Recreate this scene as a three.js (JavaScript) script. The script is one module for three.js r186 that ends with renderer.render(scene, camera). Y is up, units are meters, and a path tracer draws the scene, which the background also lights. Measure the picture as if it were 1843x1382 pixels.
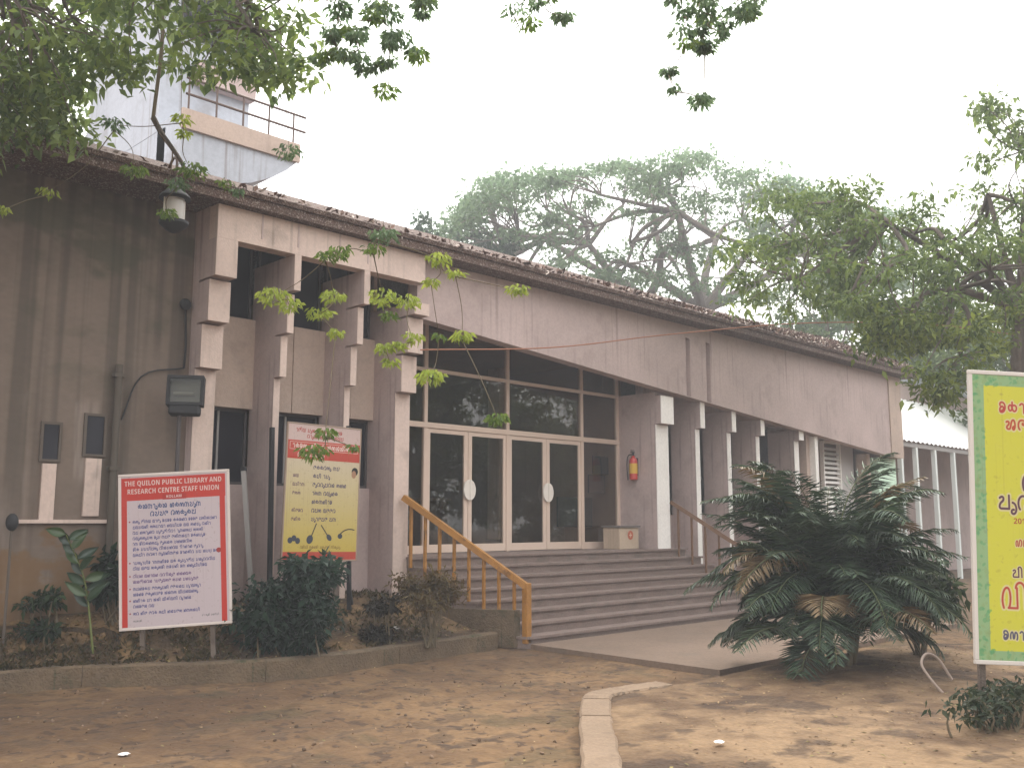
import * as THREE from 'three';
import { mergeGeometries, toCreasedNormals } from 'three/addons/utils/BufferGeometryUtils.js';
import { RoundedBoxGeometry } from 'three/addons/geometries/RoundedBoxGeometry.js';

// ------------------------------------------------------------------ camera, sky, sun, exposure
const scene = new THREE.Scene();
const PW = 1843, PH = 1382, FOCAL = 1727, HORIZON = 940, VPX = 2655, EYE = 1.7;
const pitch = Math.atan((HORIZON - PH / 2) / FOCAL);
const yaw = Math.atan((VPX - PW / 2) / (FOCAL / Math.cos(pitch)));
const Fh = new THREE.Vector3(Math.cos(yaw), 0, -Math.sin(yaw)), Rt = new THREE.Vector3(Math.sin(yaw), 0, Math.cos(yaw));
const Fw = Fh.clone().multiplyScalar(Math.cos(pitch)).add(new THREE.Vector3(0, Math.sin(pitch), 0));
const Up = Fh.clone().multiplyScalar(-Math.sin(pitch)).add(new THREE.Vector3(0, Math.cos(pitch), 0));
const CAM = new THREE.Vector3(0, EYE, 0);
const camera = new THREE.PerspectiveCamera(2 * Math.atan(PH / 2 / FOCAL) * 180 / Math.PI, PW / PH, 0.1, 600);
camera.position.copy(CAM); camera.up.set(0, 1, 0); camera.lookAt(CAM.clone().add(Fw));

const renderer = new THREE.WebGLRenderer({ antialias: true });
renderer.toneMapping = THREE.LinearToneMapping;
renderer.toneMappingExposure = 3.0;
renderer.shadowMap.enabled = true;

const SUN = new THREE.Vector3(0.34, 0.84, -0.42).normalize();
{ // pale hazy sky, brighter towards the hidden sun, and a dull horizon
  const w = 256, h = 128, d = new Float32Array(w * h * 4), v = new THREE.Vector3();
  for (let j = 0; j < h; j++) for (let i = 0; i < w; i++) {
    const el = ((j + 0.5) / h - 0.5) * Math.PI, az = ((i + 0.5) / w - 0.5) * 2 * Math.PI;
    v.set(Math.cos(el) * Math.cos(az), Math.sin(el), Math.cos(el) * Math.sin(az));
    const g = Math.max(0, v.dot(SUN)), up = Math.max(0, v.y);
    const b = 0.86 + 0.16 * up + 0.5 * Math.pow(g, 6);
    const o = (j * w + i) * 4;
    d[o] = b * 1.015; d[o + 1] = b * 1.0; d[o + 2] = b * 0.985; d[o + 3] = 1;
    if (v.y < 0) { d[o] = d[o + 1] = d[o + 2] = 0.3; }
  }
  const sky = new THREE.DataTexture(d, w, h, THREE.RGBAFormat, THREE.FloatType);
  sky.mapping = THREE.EquirectangularReflectionMapping; sky.magFilter = THREE.LinearFilter; sky.needsUpdate = true;
  scene.background = sky; scene.environment = sky;
}
const sun = new THREE.DirectionalLight(new THREE.Color(1, 0.93, 0.82), 0.6);
sun.position.copy(SUN).multiplyScalar(90).add(new THREE.Vector3(14, 0, -10)); sun.target.position.set(14, 0, -10);
sun.castShadow = true; sun.shadow.radius = 20; sun.shadow.mapSize.set(2048, 2048);
Object.assign(sun.shadow.camera, { left: -45, right: 45, top: 45, bottom: -45, near: 1, far: 220 });
scene.add(sun, sun.target);
scene.fog = new THREE.FogExp2(new THREE.Color(0.93, 0.95, 1.0), 0.004);

// ------------------------------------------------------------------ helpers
let seed = 7;
const rnd = () => { seed = (seed + 0x6d2b79f5) | 0; let t = Math.imul(seed ^ (seed >>> 15), 1 | seed); t = (t + Math.imul(t ^ (t >>> 7), 61 | t)) ^ t; return ((t ^ (t >>> 14)) >>> 0) / 4294967296; };
const rr = (a, b) => a + (b - a) * rnd();
const V = (x, y, z) => new THREE.Vector3(x, y, z);
const lerp = (a, b, t) => a + (b - a) * t, clamp = (x, a = 0, b = 1) => Math.min(b, Math.max(a, x));
const sstep = (a, b, x) => { const t = clamp((x - a) / (b - a)); return t * t * (3 - 2 * t); };
// photo pixel -> point at a forward distance, or on a plane
const dirOf = (px, py) => Fw.clone().addScaledVector(Rt, (px - PW / 2) / FOCAL).addScaledVector(Up, (PH / 2 - py) / FOCAL);
const at = (px, py, d) => { const r = dirOf(px, py); return r.multiplyScalar(d / r.dot(Fh)).add(CAM); };
const onZ = (px, py, z) => { const r = dirOf(px, py); return r.multiplyScalar(z / r.z).add(CAM); };
const onY = (px, py, y) => { const r = dirOf(px, py); return r.multiplyScalar((y - EYE) / r.y).add(CAM); };

function hash2(x, y, s) { let h = (x * 374761393 + y * 668265263 + s * 2147483647) | 0; h = Math.imul(h ^ (h >>> 13), 1274126177); return ((h ^ (h >>> 16)) >>> 0) / 4294967296; }
function vnoise(x, y, px, py, s = 0) { // periodic value noise
  const xi = Math.floor(x), yi = Math.floor(y), fx = x - xi, fy = y - yi, ux = fx * fx * (3 - 2 * fx), uy = fy * fy * (3 - 2 * fy);
  const m = (a, p) => ((a % p) + p) % p;
  const a = hash2(m(xi, px), m(yi, py), s), b = hash2(m(xi + 1, px), m(yi, py), s), c = hash2(m(xi, px), m(yi + 1, py), s), d = hash2(m(xi + 1, px), m(yi + 1, py), s);
  return lerp(lerp(a, b, ux), lerp(c, d, ux), uy);
}
function fbm(u, v, f, oct = 4, s = 0, fy = f) { let r = 0, a = 0.5, n = 0; for (let o = 0; o < oct; o++) { r += a * vnoise(u * f, v * fy, f, fy, s + o); n += a; a *= 0.55; f *= 2; fy *= 2; } return r / n; }
const s8 = (x) => { x = clamp(x); return Math.round(255 * (x <= 0.0031308 ? 12.92 * x : 1.055 * Math.pow(x, 1 / 2.4) - 0.055)); };
function paint(w, h, fn, srgb = true) {
  const d = new Uint8Array(w * h * 4);
  for (let j = 0; j < h; j++) for (let i = 0; i < w; i++) {
    const c = fn((i + 0.5) / w, (j + 0.5) / h), o = (j * w + i) * 4;
    if (srgb) { d[o] = s8(c[0]); d[o + 1] = s8(c[1]); d[o + 2] = s8(c[2]); } else d[o] = d[o + 1] = d[o + 2] = Math.round(clamp(c) * 255);
    d[o + 3] = 255;
  }
  const t = new THREE.DataTexture(d, w, h); t.wrapS = t.wrapT = THREE.RepeatWrapping; t.magFilter = THREE.LinearFilter; t.minFilter = THREE.LinearMipmapLinearFilter; t.generateMipmaps = true;
  if (srgb) t.colorSpace = THREE.SRGBColorSpace; t.needsUpdate = true; return t;
}
const mul = (c, k) => [c[0] * k, c[1] * k, c[2] * k], mix = (a, b, t) => [lerp(a[0], b[0], t), lerp(a[1], b[1], t), lerp(a[2], b[2], t)];
const grain = paint(512, 512, (u, v) => 0.5 * fbm(u, v, 16, 4, 3) + 0.5 * fbm(u, v, 96, 2, 9), false);
const coarse = paint(512, 512, (u, v) => 0.6 * fbm(u, v, 8, 5, 5) + 0.4 * fbm(u, v, 64, 2, 2), false);
// a plastered or painted surface: base colour with blotches, fine grain and rain streaks; tile metres wide
function plaster(base, o = {}) {
  const { size = 512, blotch = 0.16, fine = 0.08, streak = 0.1, dirt = [0.12, 0.1, 0.08], dirtAmt = 0.25, s = 1 } = o;
  return paint(size, size, (u, v) => {
    const b = 1 + blotch * (fbm(u, v, 4, 5, s) - 0.5) * 2 + fine * (fbm(u, v, 90, 2, s + 7) - 0.5) * 2;
    const st = sstep(0.55, 0.85, fbm(u, v, 48, 3, s + 13, 2)) * streak * 2 * sstep(0.35, 0.7, fbm(u, v, 3, 3, s + 17));
    return mix(mul(base, b), dirt, clamp(st + dirtAmt * sstep(0.6, 0.8, fbm(u, v, 6, 5, s + 23))));
  });
}
const STD = (o) => new THREE.MeshStandardMaterial({ roughness: 0.85, side: THREE.DoubleSide, ...o });
const PHY = (o) => new THREE.MeshPhysicalMaterial({ roughness: 0.6, side: THREE.DoubleSide, ...o });
const lin = (r, g, b) => new THREE.Color().setRGB(r, g, b);
function tiled(tex, m) { const t = tex.clone(); t.repeat.set(1 / m, 1 / m); t.needsUpdate = true; return t; }
const surf = (tex, m, o = {}) => STD({ map: tiled(tex, m), bumpMap: tiled(grain, 1.3), bumpScale: o.bump ?? 0.004, roughness: o.rough ?? 0.88 });

function metricUV(g) { // uv in metres from the face direction
  const p = g.attributes.position, n = g.attributes.normal, uv = new Float32Array(p.count * 2);
  for (let i = 0; i < p.count; i++) {
    const ax = Math.abs(n.getX(i)), ay = Math.abs(n.getY(i)), az = Math.abs(n.getZ(i));
    if (ay > ax && ay > az) { uv[2 * i] = p.getX(i); uv[2 * i + 1] = p.getZ(i); }
    else if (ax > az) { uv[2 * i] = p.getZ(i); uv[2 * i + 1] = p.getY(i); }
    else { uv[2 * i] = p.getX(i); uv[2 * i + 1] = p.getY(i); }
  }
  g.setAttribute('uv', new THREE.BufferAttribute(uv, 2)); return g;
}
const names = new Map();
const numbered = (n) => { const k = names.get(n) || 0; names.set(n, k + 1); return k ? n + '_' + String(k).padStart(3, '0') : n; };
function thing(name, label, category, pos = [0, 0, 0], group) {
  const o = new THREE.Group(); o.name = numbered(name); o.position.set(...pos); scene.add(o);
  o.userData = { label, category }; if (group) o.userData.group = group; return o;
}
const rootOf = (o) => { let r = o; while (r && r.parent && r.parent !== scene) r = r.parent; return r; };
// part(): geometry given in world metres is moved to the base of its thing
function part(name, geo, mat, parent, o = {}) {
  let g = Array.isArray(geo) ? mergeGeometries(geo.map((x) => { const y = x.index ? x.toNonIndexed() : x; for (const k of Object.keys(y.attributes)) if (!['position', 'normal', 'uv', 'color'].includes(k)) y.deleteAttribute(k); return y; })) : geo;
  if (!o.keepUV) metricUV(g);
  const m = new THREE.Mesh(g, mat); m.name = name;
  if (parent) { const r = rootOf(parent); if (!o.local) g.translate(-r.position.x, -r.position.y, -r.position.z); parent.add(m); } else scene.add(m);
  return m;
}
function solo(name, geo, mat, label, category, o = {}) {
  const m = part(numbered(name), geo, mat, null, o); m.userData = { label, category };
  if (o.group) m.userData.group = o.group; if (o.kind) m.userData.kind = o.kind; return m;
}
function struct(name, geo, mat, o = {}) { const m = part(numbered(name), geo, mat, null, o); m.userData.kind = 'structure'; return m; }
const box = (x0, x1, y0, y1, z0, z1) => new THREE.BoxGeometry(Math.abs(x1 - x0), Math.abs(y1 - y0), Math.abs(z1 - z0)).translate((x0 + x1) / 2, (y0 + y1) / 2, (z0 + z1) / 2);
const rbox = (x0, x1, y0, y1, z0, z1, r = 0.012) => new RoundedBoxGeometry(Math.abs(x1 - x0), Math.abs(y1 - y0), Math.abs(z1 - z0), 2, r).translate((x0 + x1) / 2, (y0 + y1) / 2, (z0 + z1) / 2);
function prismXY(pts, z0, z1, holes = []) { // polygon in x,y pushed along z
  const s = new THREE.Shape(pts.map((p) => new THREE.Vector2(p[0], p[1])));
  for (const h of holes) s.holes.push(new THREE.Path(h.map((p) => new THREE.Vector2(p[0], p[1]))));
  return new THREE.ExtrudeGeometry(s, { depth: z1 - z0, bevelEnabled: false }).translate(0, 0, z0);
}
function prismXZ(pts, y0, y1) { // polygon in x,z pushed up along y
  const s = new THREE.Shape(pts.map((p) => new THREE.Vector2(p[0], -p[1])));
  return new THREE.ExtrudeGeometry(s, { depth: y1 - y0, bevelEnabled: false }).rotateX(-Math.PI / 2).translate(0, y0, 0);
}
function prismZY(pts, x0, x1) { // profile in z,y pushed along x
  const s = new THREE.Shape(pts.map((p) => new THREE.Vector2(-p[0], p[1])));
  return new THREE.ExtrudeGeometry(s, { depth: x1 - x0, bevelEnabled: false }).rotateY(Math.PI / 2).translate(x0, 0, 0);
}
function tube(pts, r, seg = 6, div = 0, r2 = null) {
  const c = new THREE.CatmullRomCurve3(pts), n = div || Math.max(2, pts.length * 3);
  const g = new THREE.TubeGeometry(c, n, r, seg, false);
  if (r2 !== null) { // taper
    const p = g.attributes.position, q = V(0, 0, 0);
    for (let i = 0; i <= n; i++) { c.getPointAt(i / n, q); const k = lerp(1, r2 / r, i / n); for (let j = 0; j <= seg; j++) { const a = i * (seg + 1) + j; p.setXYZ(a, q.x + (p.getX(a) - q.x) * k, q.y + (p.getY(a) - q.y) * k, q.z + (p.getZ(a) - q.z) * k); } }
  }
  return g;
}
function bar(a, b, w, h) { // rectangular bar between two points
  const d = b.clone().sub(a), L = d.length(), g = new THREE.BoxGeometry(L, h, w);
  const q = new THREE.Matrix4(), x = d.normalize(), z = V(x.z, 0, -x.x).normalize().negate(); if (z.lengthSq() < 0.5) z.set(0, 0, 1);
  const y = z.clone().cross(x); q.makeBasis(x, y, z); g.applyMatrix4(q); g.translate((a.x + b.x) / 2, (a.y + b.y) / 2, (a.z + b.z) / 2); return g;
}
const cyl = (x, y0, y1, z, r0, r1 = r0, seg = 16) => new THREE.CylinderGeometry(r1, r0, y1 - y0, seg).translate(x, (y0 + y1) / 2, z);

// ------------------------------------------------------------------ materials
const T_mauve = plaster([0.44, 0.345, 0.325], { s: 1, streak: 0.2, dirt: [0.16, 0.115, 0.1], dirtAmt: 0.2 });
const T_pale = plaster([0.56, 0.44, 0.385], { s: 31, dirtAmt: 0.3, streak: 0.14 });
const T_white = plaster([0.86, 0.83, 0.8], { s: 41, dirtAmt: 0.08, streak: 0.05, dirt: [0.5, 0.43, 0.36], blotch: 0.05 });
const T_beige = plaster([0.46, 0.355, 0.295], { s: 51, dirtAmt: 0.22 });
const T_cement = plaster([0.36, 0.3, 0.25], { s: 61, dirtAmt: 0.45, blotch: 0.25, fine: 0.16 });
const T_tread = plaster([0.2, 0.147, 0.127], { s: 71, dirtAmt: 0.35, streak: 0, fine: 0.16 });
const T_riser = plaster([0.17, 0.126, 0.111], { s: 81, dirtAmt: 0.3, dirt: [0.09, 0.068, 0.062], blotch: 0.35, streak: 0.2 });
const T_tower = plaster([0.44, 0.46, 0.51], { s: 91, dirtAmt: 0.3, streak: 0.35, dirt: [0.17, 0.13, 0.11] });
const T_roof = paint(512, 512, (u, v) => {
  const l = fbm(u, v, 24, 4, 101), k = fbm(u, v, 80, 2, 107);
  return mix(mix([0.06, 0.034, 0.026], [0.125, 0.075, 0.058], l), [0.42, 0.35, 0.3], sstep(0.6, 0.75, k) * 0.55);
});
const M = {
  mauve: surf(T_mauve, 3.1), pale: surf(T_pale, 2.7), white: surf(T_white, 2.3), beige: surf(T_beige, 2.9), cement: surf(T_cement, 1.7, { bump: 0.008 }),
  tread: surf(T_tread, 1.3, { bump: 0.006 }), riser: surf(T_riser, 1.9, { bump: 0.006 }), tower: surf(T_tower, 4.2), roof: surf(T_roof, 1.1, { bump: 0.03 }),
  frame: STD({ color: lin(0.68, 0.53, 0.44), roughness: 0.45, metalness: 0.1 }), darkFrame: STD({ color: lin(0.06, 0.05, 0.05), roughness: 0.6 }),
  glass: PHY({ color: lin(0.8, 0.78, 0.74), transmission: 1, thickness: 0, roughness: 0.02, ior: 1.5 }),
  darkGlass: PHY({ color: lin(0.014, 0.013, 0.02), roughness: 0.12, specularIntensity: 0.4 }),
  ochre: STD({ map: tiled(plaster([0.34, 0.155, 0.03], { s: 111, dirt: [0.09, 0.045, 0.025], dirtAmt: 0.6, blotch: 0.35, fine: 0.2 }), 0.55), roughness: 0.55 }),
  brownMetal: STD({ color: lin(0.09, 0.05, 0.035), roughness: 0.5 }), black: STD({ color: lin(0.016, 0.016, 0.019), roughness: 0.75 }),
  grey: STD({ color: lin(0.3, 0.28, 0.27), roughness: 0.6 }), mint: surf(plaster([0.62, 0.82, 0.66], { s: 121, dirtAmt: 0.05, blotch: 0.06 }), 2),
  bark: STD({ map: tiled(paint(256, 512, (u, v) => mix([0.07, 0.05, 0.04], [0.2, 0.16, 0.13], fbm(u, v, 20, 4, 131, 5))), 1), bumpMap: tiled(coarse, 0.8), bumpScale: 0.02, roughness: 0.95 }),
  inside: STD({ map: tiled(T_beige, 3), color: lin(0.62, 0.54, 0.47), roughness: 0.9 }),
  twig: STD({ color: lin(0.13, 0.1, 0.06), roughness: 0.9 }),
};
// stained left wall: dark algae runs from the roof, chalky patches lower down, soil splash at the foot
const T_left = paint(1024, 768, (u, v) => {
  const y = v * 6, b = 1 + 0.34 * (fbm(u, v, 10, 5, 141) - 0.5) + 0.16 * (fbm(u, v, 150, 2, 143) - 0.5);
  let c = mul([0.165, 0.125, 0.1], b);
  const run = fbm(u, v, 110, 3, 147, 1), len = 2.2 + 4 * fbm(u, v, 26, 3, 149, 1);
  const drop = 6 - y + 0.8 * (fbm(u, v, 40, 3, 151, 8) - 0.5);
  c = mix(c, [0.05, 0.042, 0.033], 0.55 * sstep(0.4, 0.75, run) * (1 - sstep(len * 0.7, len, drop)));
  c = mix(c, [0.055, 0.06, 0.035], 0.6 * sstep(0.52, 0.72, fbm(u, v, 14, 5, 153)) * (1 - sstep(1.2, 3.4, drop)));
  const chalk = sstep(0.5, 0.75, fbm(u, v, 70, 4, 157, 4)) * sstep(0.46, 0.62, fbm(u, v, 7, 4, 159)) * (1 - sstep(2.6, 3.6, y));
  c = mix(c, [0.3, 0.25, 0.22], 0.7 * chalk);
  const splash = sstep(0.35, 0.6, fbm(u, v, 44, 5, 161) + 0.9 - y * 0.72);
  return mix(c, [0.16, 0.085, 0.03], 0.7 * splash);
});
T_left.wrapS = T_left.wrapT = THREE.ClampToEdgeWrapping;
M.slit = STD({ color: lin(0.1, 0.08, 0.065), roughness: 0.9 });
M.left = STD({ map: T_left, bumpMap: tiled(grain, 1.3), bumpScale: 0.004, roughness: 0.92 });

// leaves: thin and a little translucent
const leafMat = () => PHY({ vertexColors: true, roughness: 0.75, transmission: 0.6, thickness: 0, specularIntensity: 0.3 });
const M_leaf = leafMat();
const M_palm = PHY({ vertexColors: true, roughness: 0.42, transmission: 0.25, thickness: 0, specularIntensity: 0.7 });
class Leaves {
  constructor() { this.p = []; this.c = []; this.i = []; }
  // folded leaf: base, left, tip, right; n is the way it faces, d the way it points
  add(b, d, n, len, wid, col) {
    const s = d.clone().cross(n).normalize(), k = this.p.length / 3, m = b.clone().addScaledVector(d, len * 0.45), up = n.clone().multiplyScalar(wid * 0.22);
    const tip = b.clone().addScaledVector(d, len).addScaledVector(n, -len * 0.12);
    for (const v of [b, m.clone().addScaledVector(s, -wid / 2).add(up), tip, m.clone().addScaledVector(s, wid / 2).add(up)]) { this.p.push(v.x, v.y, v.z); this.c.push(...col); }
    this.i.push(k, k + 1, k + 2, k, k + 2, k + 3);
  }
  get count() { return this.p.length / 12; }
  geo() {
    const g = new THREE.BufferGeometry();
    g.setAttribute('position', new THREE.Float32BufferAttribute(this.p, 3)); g.setAttribute('color', new THREE.Float32BufferAttribute(this.c, 3));
    g.setIndex(this.i); g.computeVertexNormals(); return g;
  }
}
const ball = () => { let v; do v = V(rr(-1, 1), rr(-1, 1), rr(-1, 1)); while (v.lengthSq() > 1); return v; };
function tint(a, b, t = rnd()) { const k = rr(0.75, 1.25); return mul(mix(a, b, t), k); }
// a clump of leaves filling an ellipsoid unevenly
function clump(L, c, rad, n, len, wid, ca, cb, hang = 0.25) {
  for (let i = 0; i < n; i++) {
    const q = ball(); q.multiplyScalar(0.35 + 0.65 * rnd());
    const b = V(c.x + q.x * rad.x, c.y + q.y * rad.y, c.z + q.z * rad.z);
    const d = ball().normalize().multiplyScalar(0.8); d.y -= hang; d.addScaledVector(q, 0.5).normalize();
    const nn = V(rr(-0.7, 0.7), 1, rr(-0.7, 0.7)).normalize(); const s = rr(0.7, 1.3);
    L.add(b, d, nn, len * s, wid * s, tint(ca, cb));
  }
}
const GREEN_D = [0.09, 0.14, 0.05], GREEN_M = [0.19, 0.26, 0.08], GREEN_Y = [0.34, 0.4, 0.07], GREEN_B = [0.035, 0.08, 0.06];

// ------------------------------------------------------------------ ground, beds, kerbs
const T_dirt = paint(1024, 1024, (u, v) => {
  const a = fbm(u, v, 5, 5, 201), b = fbm(u, v, 28, 4, 203), k = fbm(u, v, 170, 2, 207), l = fbm(u, v, 70, 3, 211);
  let c = mix([0.085, 0.045, 0.02], [0.19, 0.112, 0.052], sstep(0.3, 0.7, a * 0.6 + b * 0.4));
  c = mix(c, [0.045, 0.026, 0.015], 0.6 * sstep(0.56, 0.7, b));
  c = mix(c, [0.055, 0.043, 0.018], 0.5 * sstep(0.62, 0.76, fbm(u, v, 12, 5, 213)));  // broad dark patches: shade streaks put into the dirt colour
  c = mix(c, [0.04, 0.022, 0.013], 0.7 * sstep(0.63, 0.72, l));
  return mul(c, 0.8 + 0.4 * k);
});
const T_soil = paint(1024, 1024, (u, v) => {
  const a = fbm(u, v, 4, 5, 221), b = fbm(u, v, 22, 4, 223), k = fbm(u, v, 160, 2, 227);
  let c = mix([0.09, 0.05, 0.024], [0.23, 0.148, 0.08], sstep(0.32, 0.68, a * 0.55 + b * 0.45));
  c = mix(c, [0.042, 0.023, 0.013], 0.7 * sstep(0.57, 0.7, fbm(u, v, 16, 5, 229)));
  return mul(c, 0.82 + 0.36 * k);
});
const T_bed = paint(512, 512, (u, v) => {
  const b = fbm(u, v, 10, 5, 231), k = fbm(u, v, 90, 2, 233);
  return mul(mix([0.055, 0.034, 0.018], [0.165, 0.1, 0.045], sstep(0.3, 0.7, b)), 0.75 + 0.5 * k);
});
M.dirt = STD({ map: tiled(T_dirt, 7.3), bumpMap: tiled(coarse, 2.1), bumpScale: 0.03, roughness: 0.97 });
M.soil = STD({ map: tiled(T_soil, 5.1), bumpMap: tiled(coarse, 1.7), bumpScale: 0.03, roughness: 0.97 });
M.bed = STD({ map: tiled(T_bed, 2.9), bumpMap: tiled(coarse, 1.1), bumpScale: 0.03, roughness: 0.97 });
const rut = (x, z) => { const a = z + 7.2 + 0.42 * (x - 4) - 0.03 * (x - 4) * (x - 4); let r = 0; for (const o of [-0.68, 0.68]) { const d = (a - o) / 0.16; r -= 0.022 * Math.exp(-d * d) - 0.01 * Math.exp(-(Math.abs(d) - 1.7) * (Math.abs(d) - 1.7) * 2); } return r; };
const hN = (x, z) => 0.035 * (fbm(x / 40 + 0.5, z / 40 + 0.5, 40, 4, 241) - 0.5) + 0.03 * (fbm(x / 40 + 0.5, z / 40 + 0.5, 160, 3, 243) - 0.5) + rut(x, z) * sstep(1, 2, x) * sstep(8.6, 7.6, x);
{
  const n = 220, xs = [];
  for (let i = 0; i <= n; i++) { const t = (i / n) * 2 - 1; xs.push(6 * t + 144 * Math.pow(Math.abs(t), 5) * Math.sign(t)); }
  const g = new THREE.PlaneGeometry(1, 1, n, n), p = g.attributes.position;
  for (let j = 0; j <= n; j++) for (let i = 0; i <= n; i++) { const x = 7 + xs[i], z = -6 + xs[j]; p.setXYZ(j * (n + 1) + i, x, Math.hypot(x - 7, z + 6) < 12 ? hN(x, z) - 0.01 : -0.015, z); }
  g.computeVertexNormals(); struct('ground', g, M.dirt);
}
// left bed: kerb wall and raised soil rising to the building
const kerbPts = [[0.5, -10.9], [2.6, -10.82], [3.45, -10.72], [4.05, -10.52], [4.55, -10.22], [5.3, -9.72], [6.0, -9.42], [6.75, -9.4], [7.6, -9.48], [8.6, -9.58], [9.45, -9.66]];
const kerbCurve = new THREE.CatmullRomCurve3(kerbPts.map((p) => V(p[0], 0, p[1])));
function kerbStrip(curve, n, t0, t1, width, h, inward) { // cross-section with rounded top swept along a path
  const prof = [[0, -0.05], [0, h - 0.02], [0.02, h], [width - 0.02, h], [width, h - 0.02], [width, -0.05]], pos = [], idx = [];
  for (let i = 0; i <= n; i++) {
    const t = lerp(t0, t1, i / n), p = curve.getPointAt(t), d = curve.getTangentAt(t), s = V(d.z, 0, -d.x).multiplyScalar(inward);
    const jx = 0.012 * (hash2(i, 3, Math.round(t0 * 99)) - 0.5);
    for (const [a, y] of prof) pos.push(p.x + s.x * (a + jx), y + (y > 0.1 ? jx : 0), p.z + s.z * (a + jx));
  }
  const m = prof.length; for (let i = 0; i < n; i++) for (let j = 0; j < m - 1; j++) { const a = i * m + j; idx.push(a, a + 1, a + m, a + 1, a + m + 1, a + m); }
  for (const e of [0, n * m]) for (let j = 1; j < m - 1; j++) idx.push(e, e + j, e + j + 1);
  const g = new THREE.BufferGeometry(); g.setAttribute('position', new THREE.Float32BufferAttribute(pos, 3)); g.setIndex(idx); return toCreasedNormals(g, 0.6);
}
M.kerb = surf(plaster([0.13, 0.09, 0.055], { s: 251, dirtAmt: 0.7, dirt: [0.045, 0.045, 0.022], blotch: 0.4, fine: 0.2, streak: 0.3 }), 1.7, { bump: 0.02 });
{
  const k = thing('garden_kerb', 'low mossy cement kerb curving round the planting bed before the red notice board', 'kerb', [6, 0, -9.5]);
  const N = 5; for (let i = 0; i < N; i++) part('kerb_section', kerbStrip(kerbCurve, 6, i / N + 0.0003, (i + 1) / N - 0.0003, 0.16, 0.21 + 0.012 * (hash2(i, 1, 5) - 0.5), 1), M.kerb, k);
}
const kerbSamples = kerbCurve.getSpacedPoints(40);
const bedY = (x, z) => { // soil height of the left bed
  let best = 9; for (const p of kerbSamples) best = Math.min(best, Math.hypot(p.x - x, p.z - z));
  return 0.19 + 0.5 * sstep(0.1, lerp(0.7, 1.8, sstep(4.4, 6.2, x)), best) + 0.06 * (fbm(x / 8 + 0.3, z / 8 + 0.3, 16, 4, 261) - 0.5);
};
{
  const NU = 70, NV = 22, pos = [], idx = [];
  for (let i = 0; i <= NU; i++) {
    const p = kerbCurve.getPointAt(i / NU), q = V(lerp(5.2, 9.9, i / NU), 0, -12.6); q.x = lerp(0.5, 9.6, i / NU); q.z = q.x < 5.5 ? -11.5 : -12.3;
    for (let j = 0; j <= NV; j++) { const t = lerp(0.03, 1, j / NV), x = lerp(p.x, q.x, t), z = lerp(p.z, q.z, t); pos.push(x, bedY(x, z), z); }
  }
  for (let i = 0; i < NU; i++) for (let j = 0; j < NV; j++) { const a = i * (NV + 1) + j; idx.push(a, a + NV + 1, a + 1, a + 1, a + NV + 1, a + NV + 2); }
  const g = new THREE.BufferGeometry(); g.setAttribute('position', new THREE.Float32BufferAttribute(pos, 3)); g.setIndex(idx); g.computeVertexNormals();
  struct('planting_bed_soil', g, M.bed);
}
// right bed: pale kerb with a rounded corner, light sandy soil
const rk = [[3.2, -2.8], [4.2, -3.63], [5.2, -4.5], [6.2, -5.38], [6.75, -5.83], [7.05, -6.04], [7.4, -6.08], [8.2, -5.98], [9.2, -5.83], [10.4, -5.66], [12.5, -5.3]];
const rkCurve = new THREE.CatmullRomCurve3(rk.map((p) => V(p[0], 0, p[1])));
M.kerbPale = surf(plaster([0.23, 0.16, 0.105], { s: 271, dirtAmt: 0.35, dirt: [0.1, 0.063, 0.037], blotch: 0.2, fine: 0.14 }), 1.6, { bump: 0.012 });
{
  const k = thing('bed_kerb', 'wide pale cement kerb with a rounded corner edging the sandy bed below the yellow banner', 'kerb', [6.5, 0, -5.6]);
  const e = [0, 0.11, 0.2, 0.29, 0.375, 0.45, 0.515, 0.575]; for (let i = 0; i < 7; i++) part('kerb_section', kerbStrip(rkCurve, 12, e[i] + 0.0008, e[i + 1] - 0.0008, 0.27 + 0.015 * (hash2(i, 2, 7) - 0.5), 0.13 + 0.014 * (hash2(i, 4, 7) - 0.5), -1), M.kerbPale, k);
}
const bed2Y = (x, z) => 0.125 + 0.05 * (fbm(x / 20 + 0.3, z / 20 + 0.3, 40, 4, 281) - 0.5) + 0.07 * sstep(8, 10, x) * sstep(-2.6, -4.6, z);
{
  const NU = 90, NV = 40, pos = [], idx = [];
  for (let i = 0; i <= NU; i++) {
    const p = rkCurve.getPointAt(i / NU), q = V(lerp(7, 15, i / NU), 0, lerp(1, -1.5, i / NU));
    for (let j = 0; j <= NV; j++) { const far = sstep(0.53, 0.6, i / NU), t = lerp(lerp(0.028, -0.07, far), 1, j / NV), x = lerp(p.x, q.x, t), z = lerp(p.z, q.z, t) - far * 0.12 * (fbm(i / NU, 0.3, 16, 3, 283) - 0.5) * (1 - j / NV); pos.push(x, lerp(bed2Y(x, z) - 0.03 * sstep(0.1, 0.028, t), bed2Y(x, z) - 0.17 * sstep(0.07, -0.07, t), far), z); }
  }
  for (let i = 0; i < NU; i++) for (let j = 0; j < NV; j++) { const a = i * (NV + 1) + j; idx.push(a, a + 1, a + NV + 1, a + 1, a + NV + 2, a + NV + 1); }
  const g = new THREE.BufferGeometry(); g.setAttribute('position', new THREE.Float32BufferAttribute(pos, 3)); g.setIndex(idx); g.computeVertexNormals();
  struct('sandy_bed_soil', g, M.soil);
}
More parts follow.
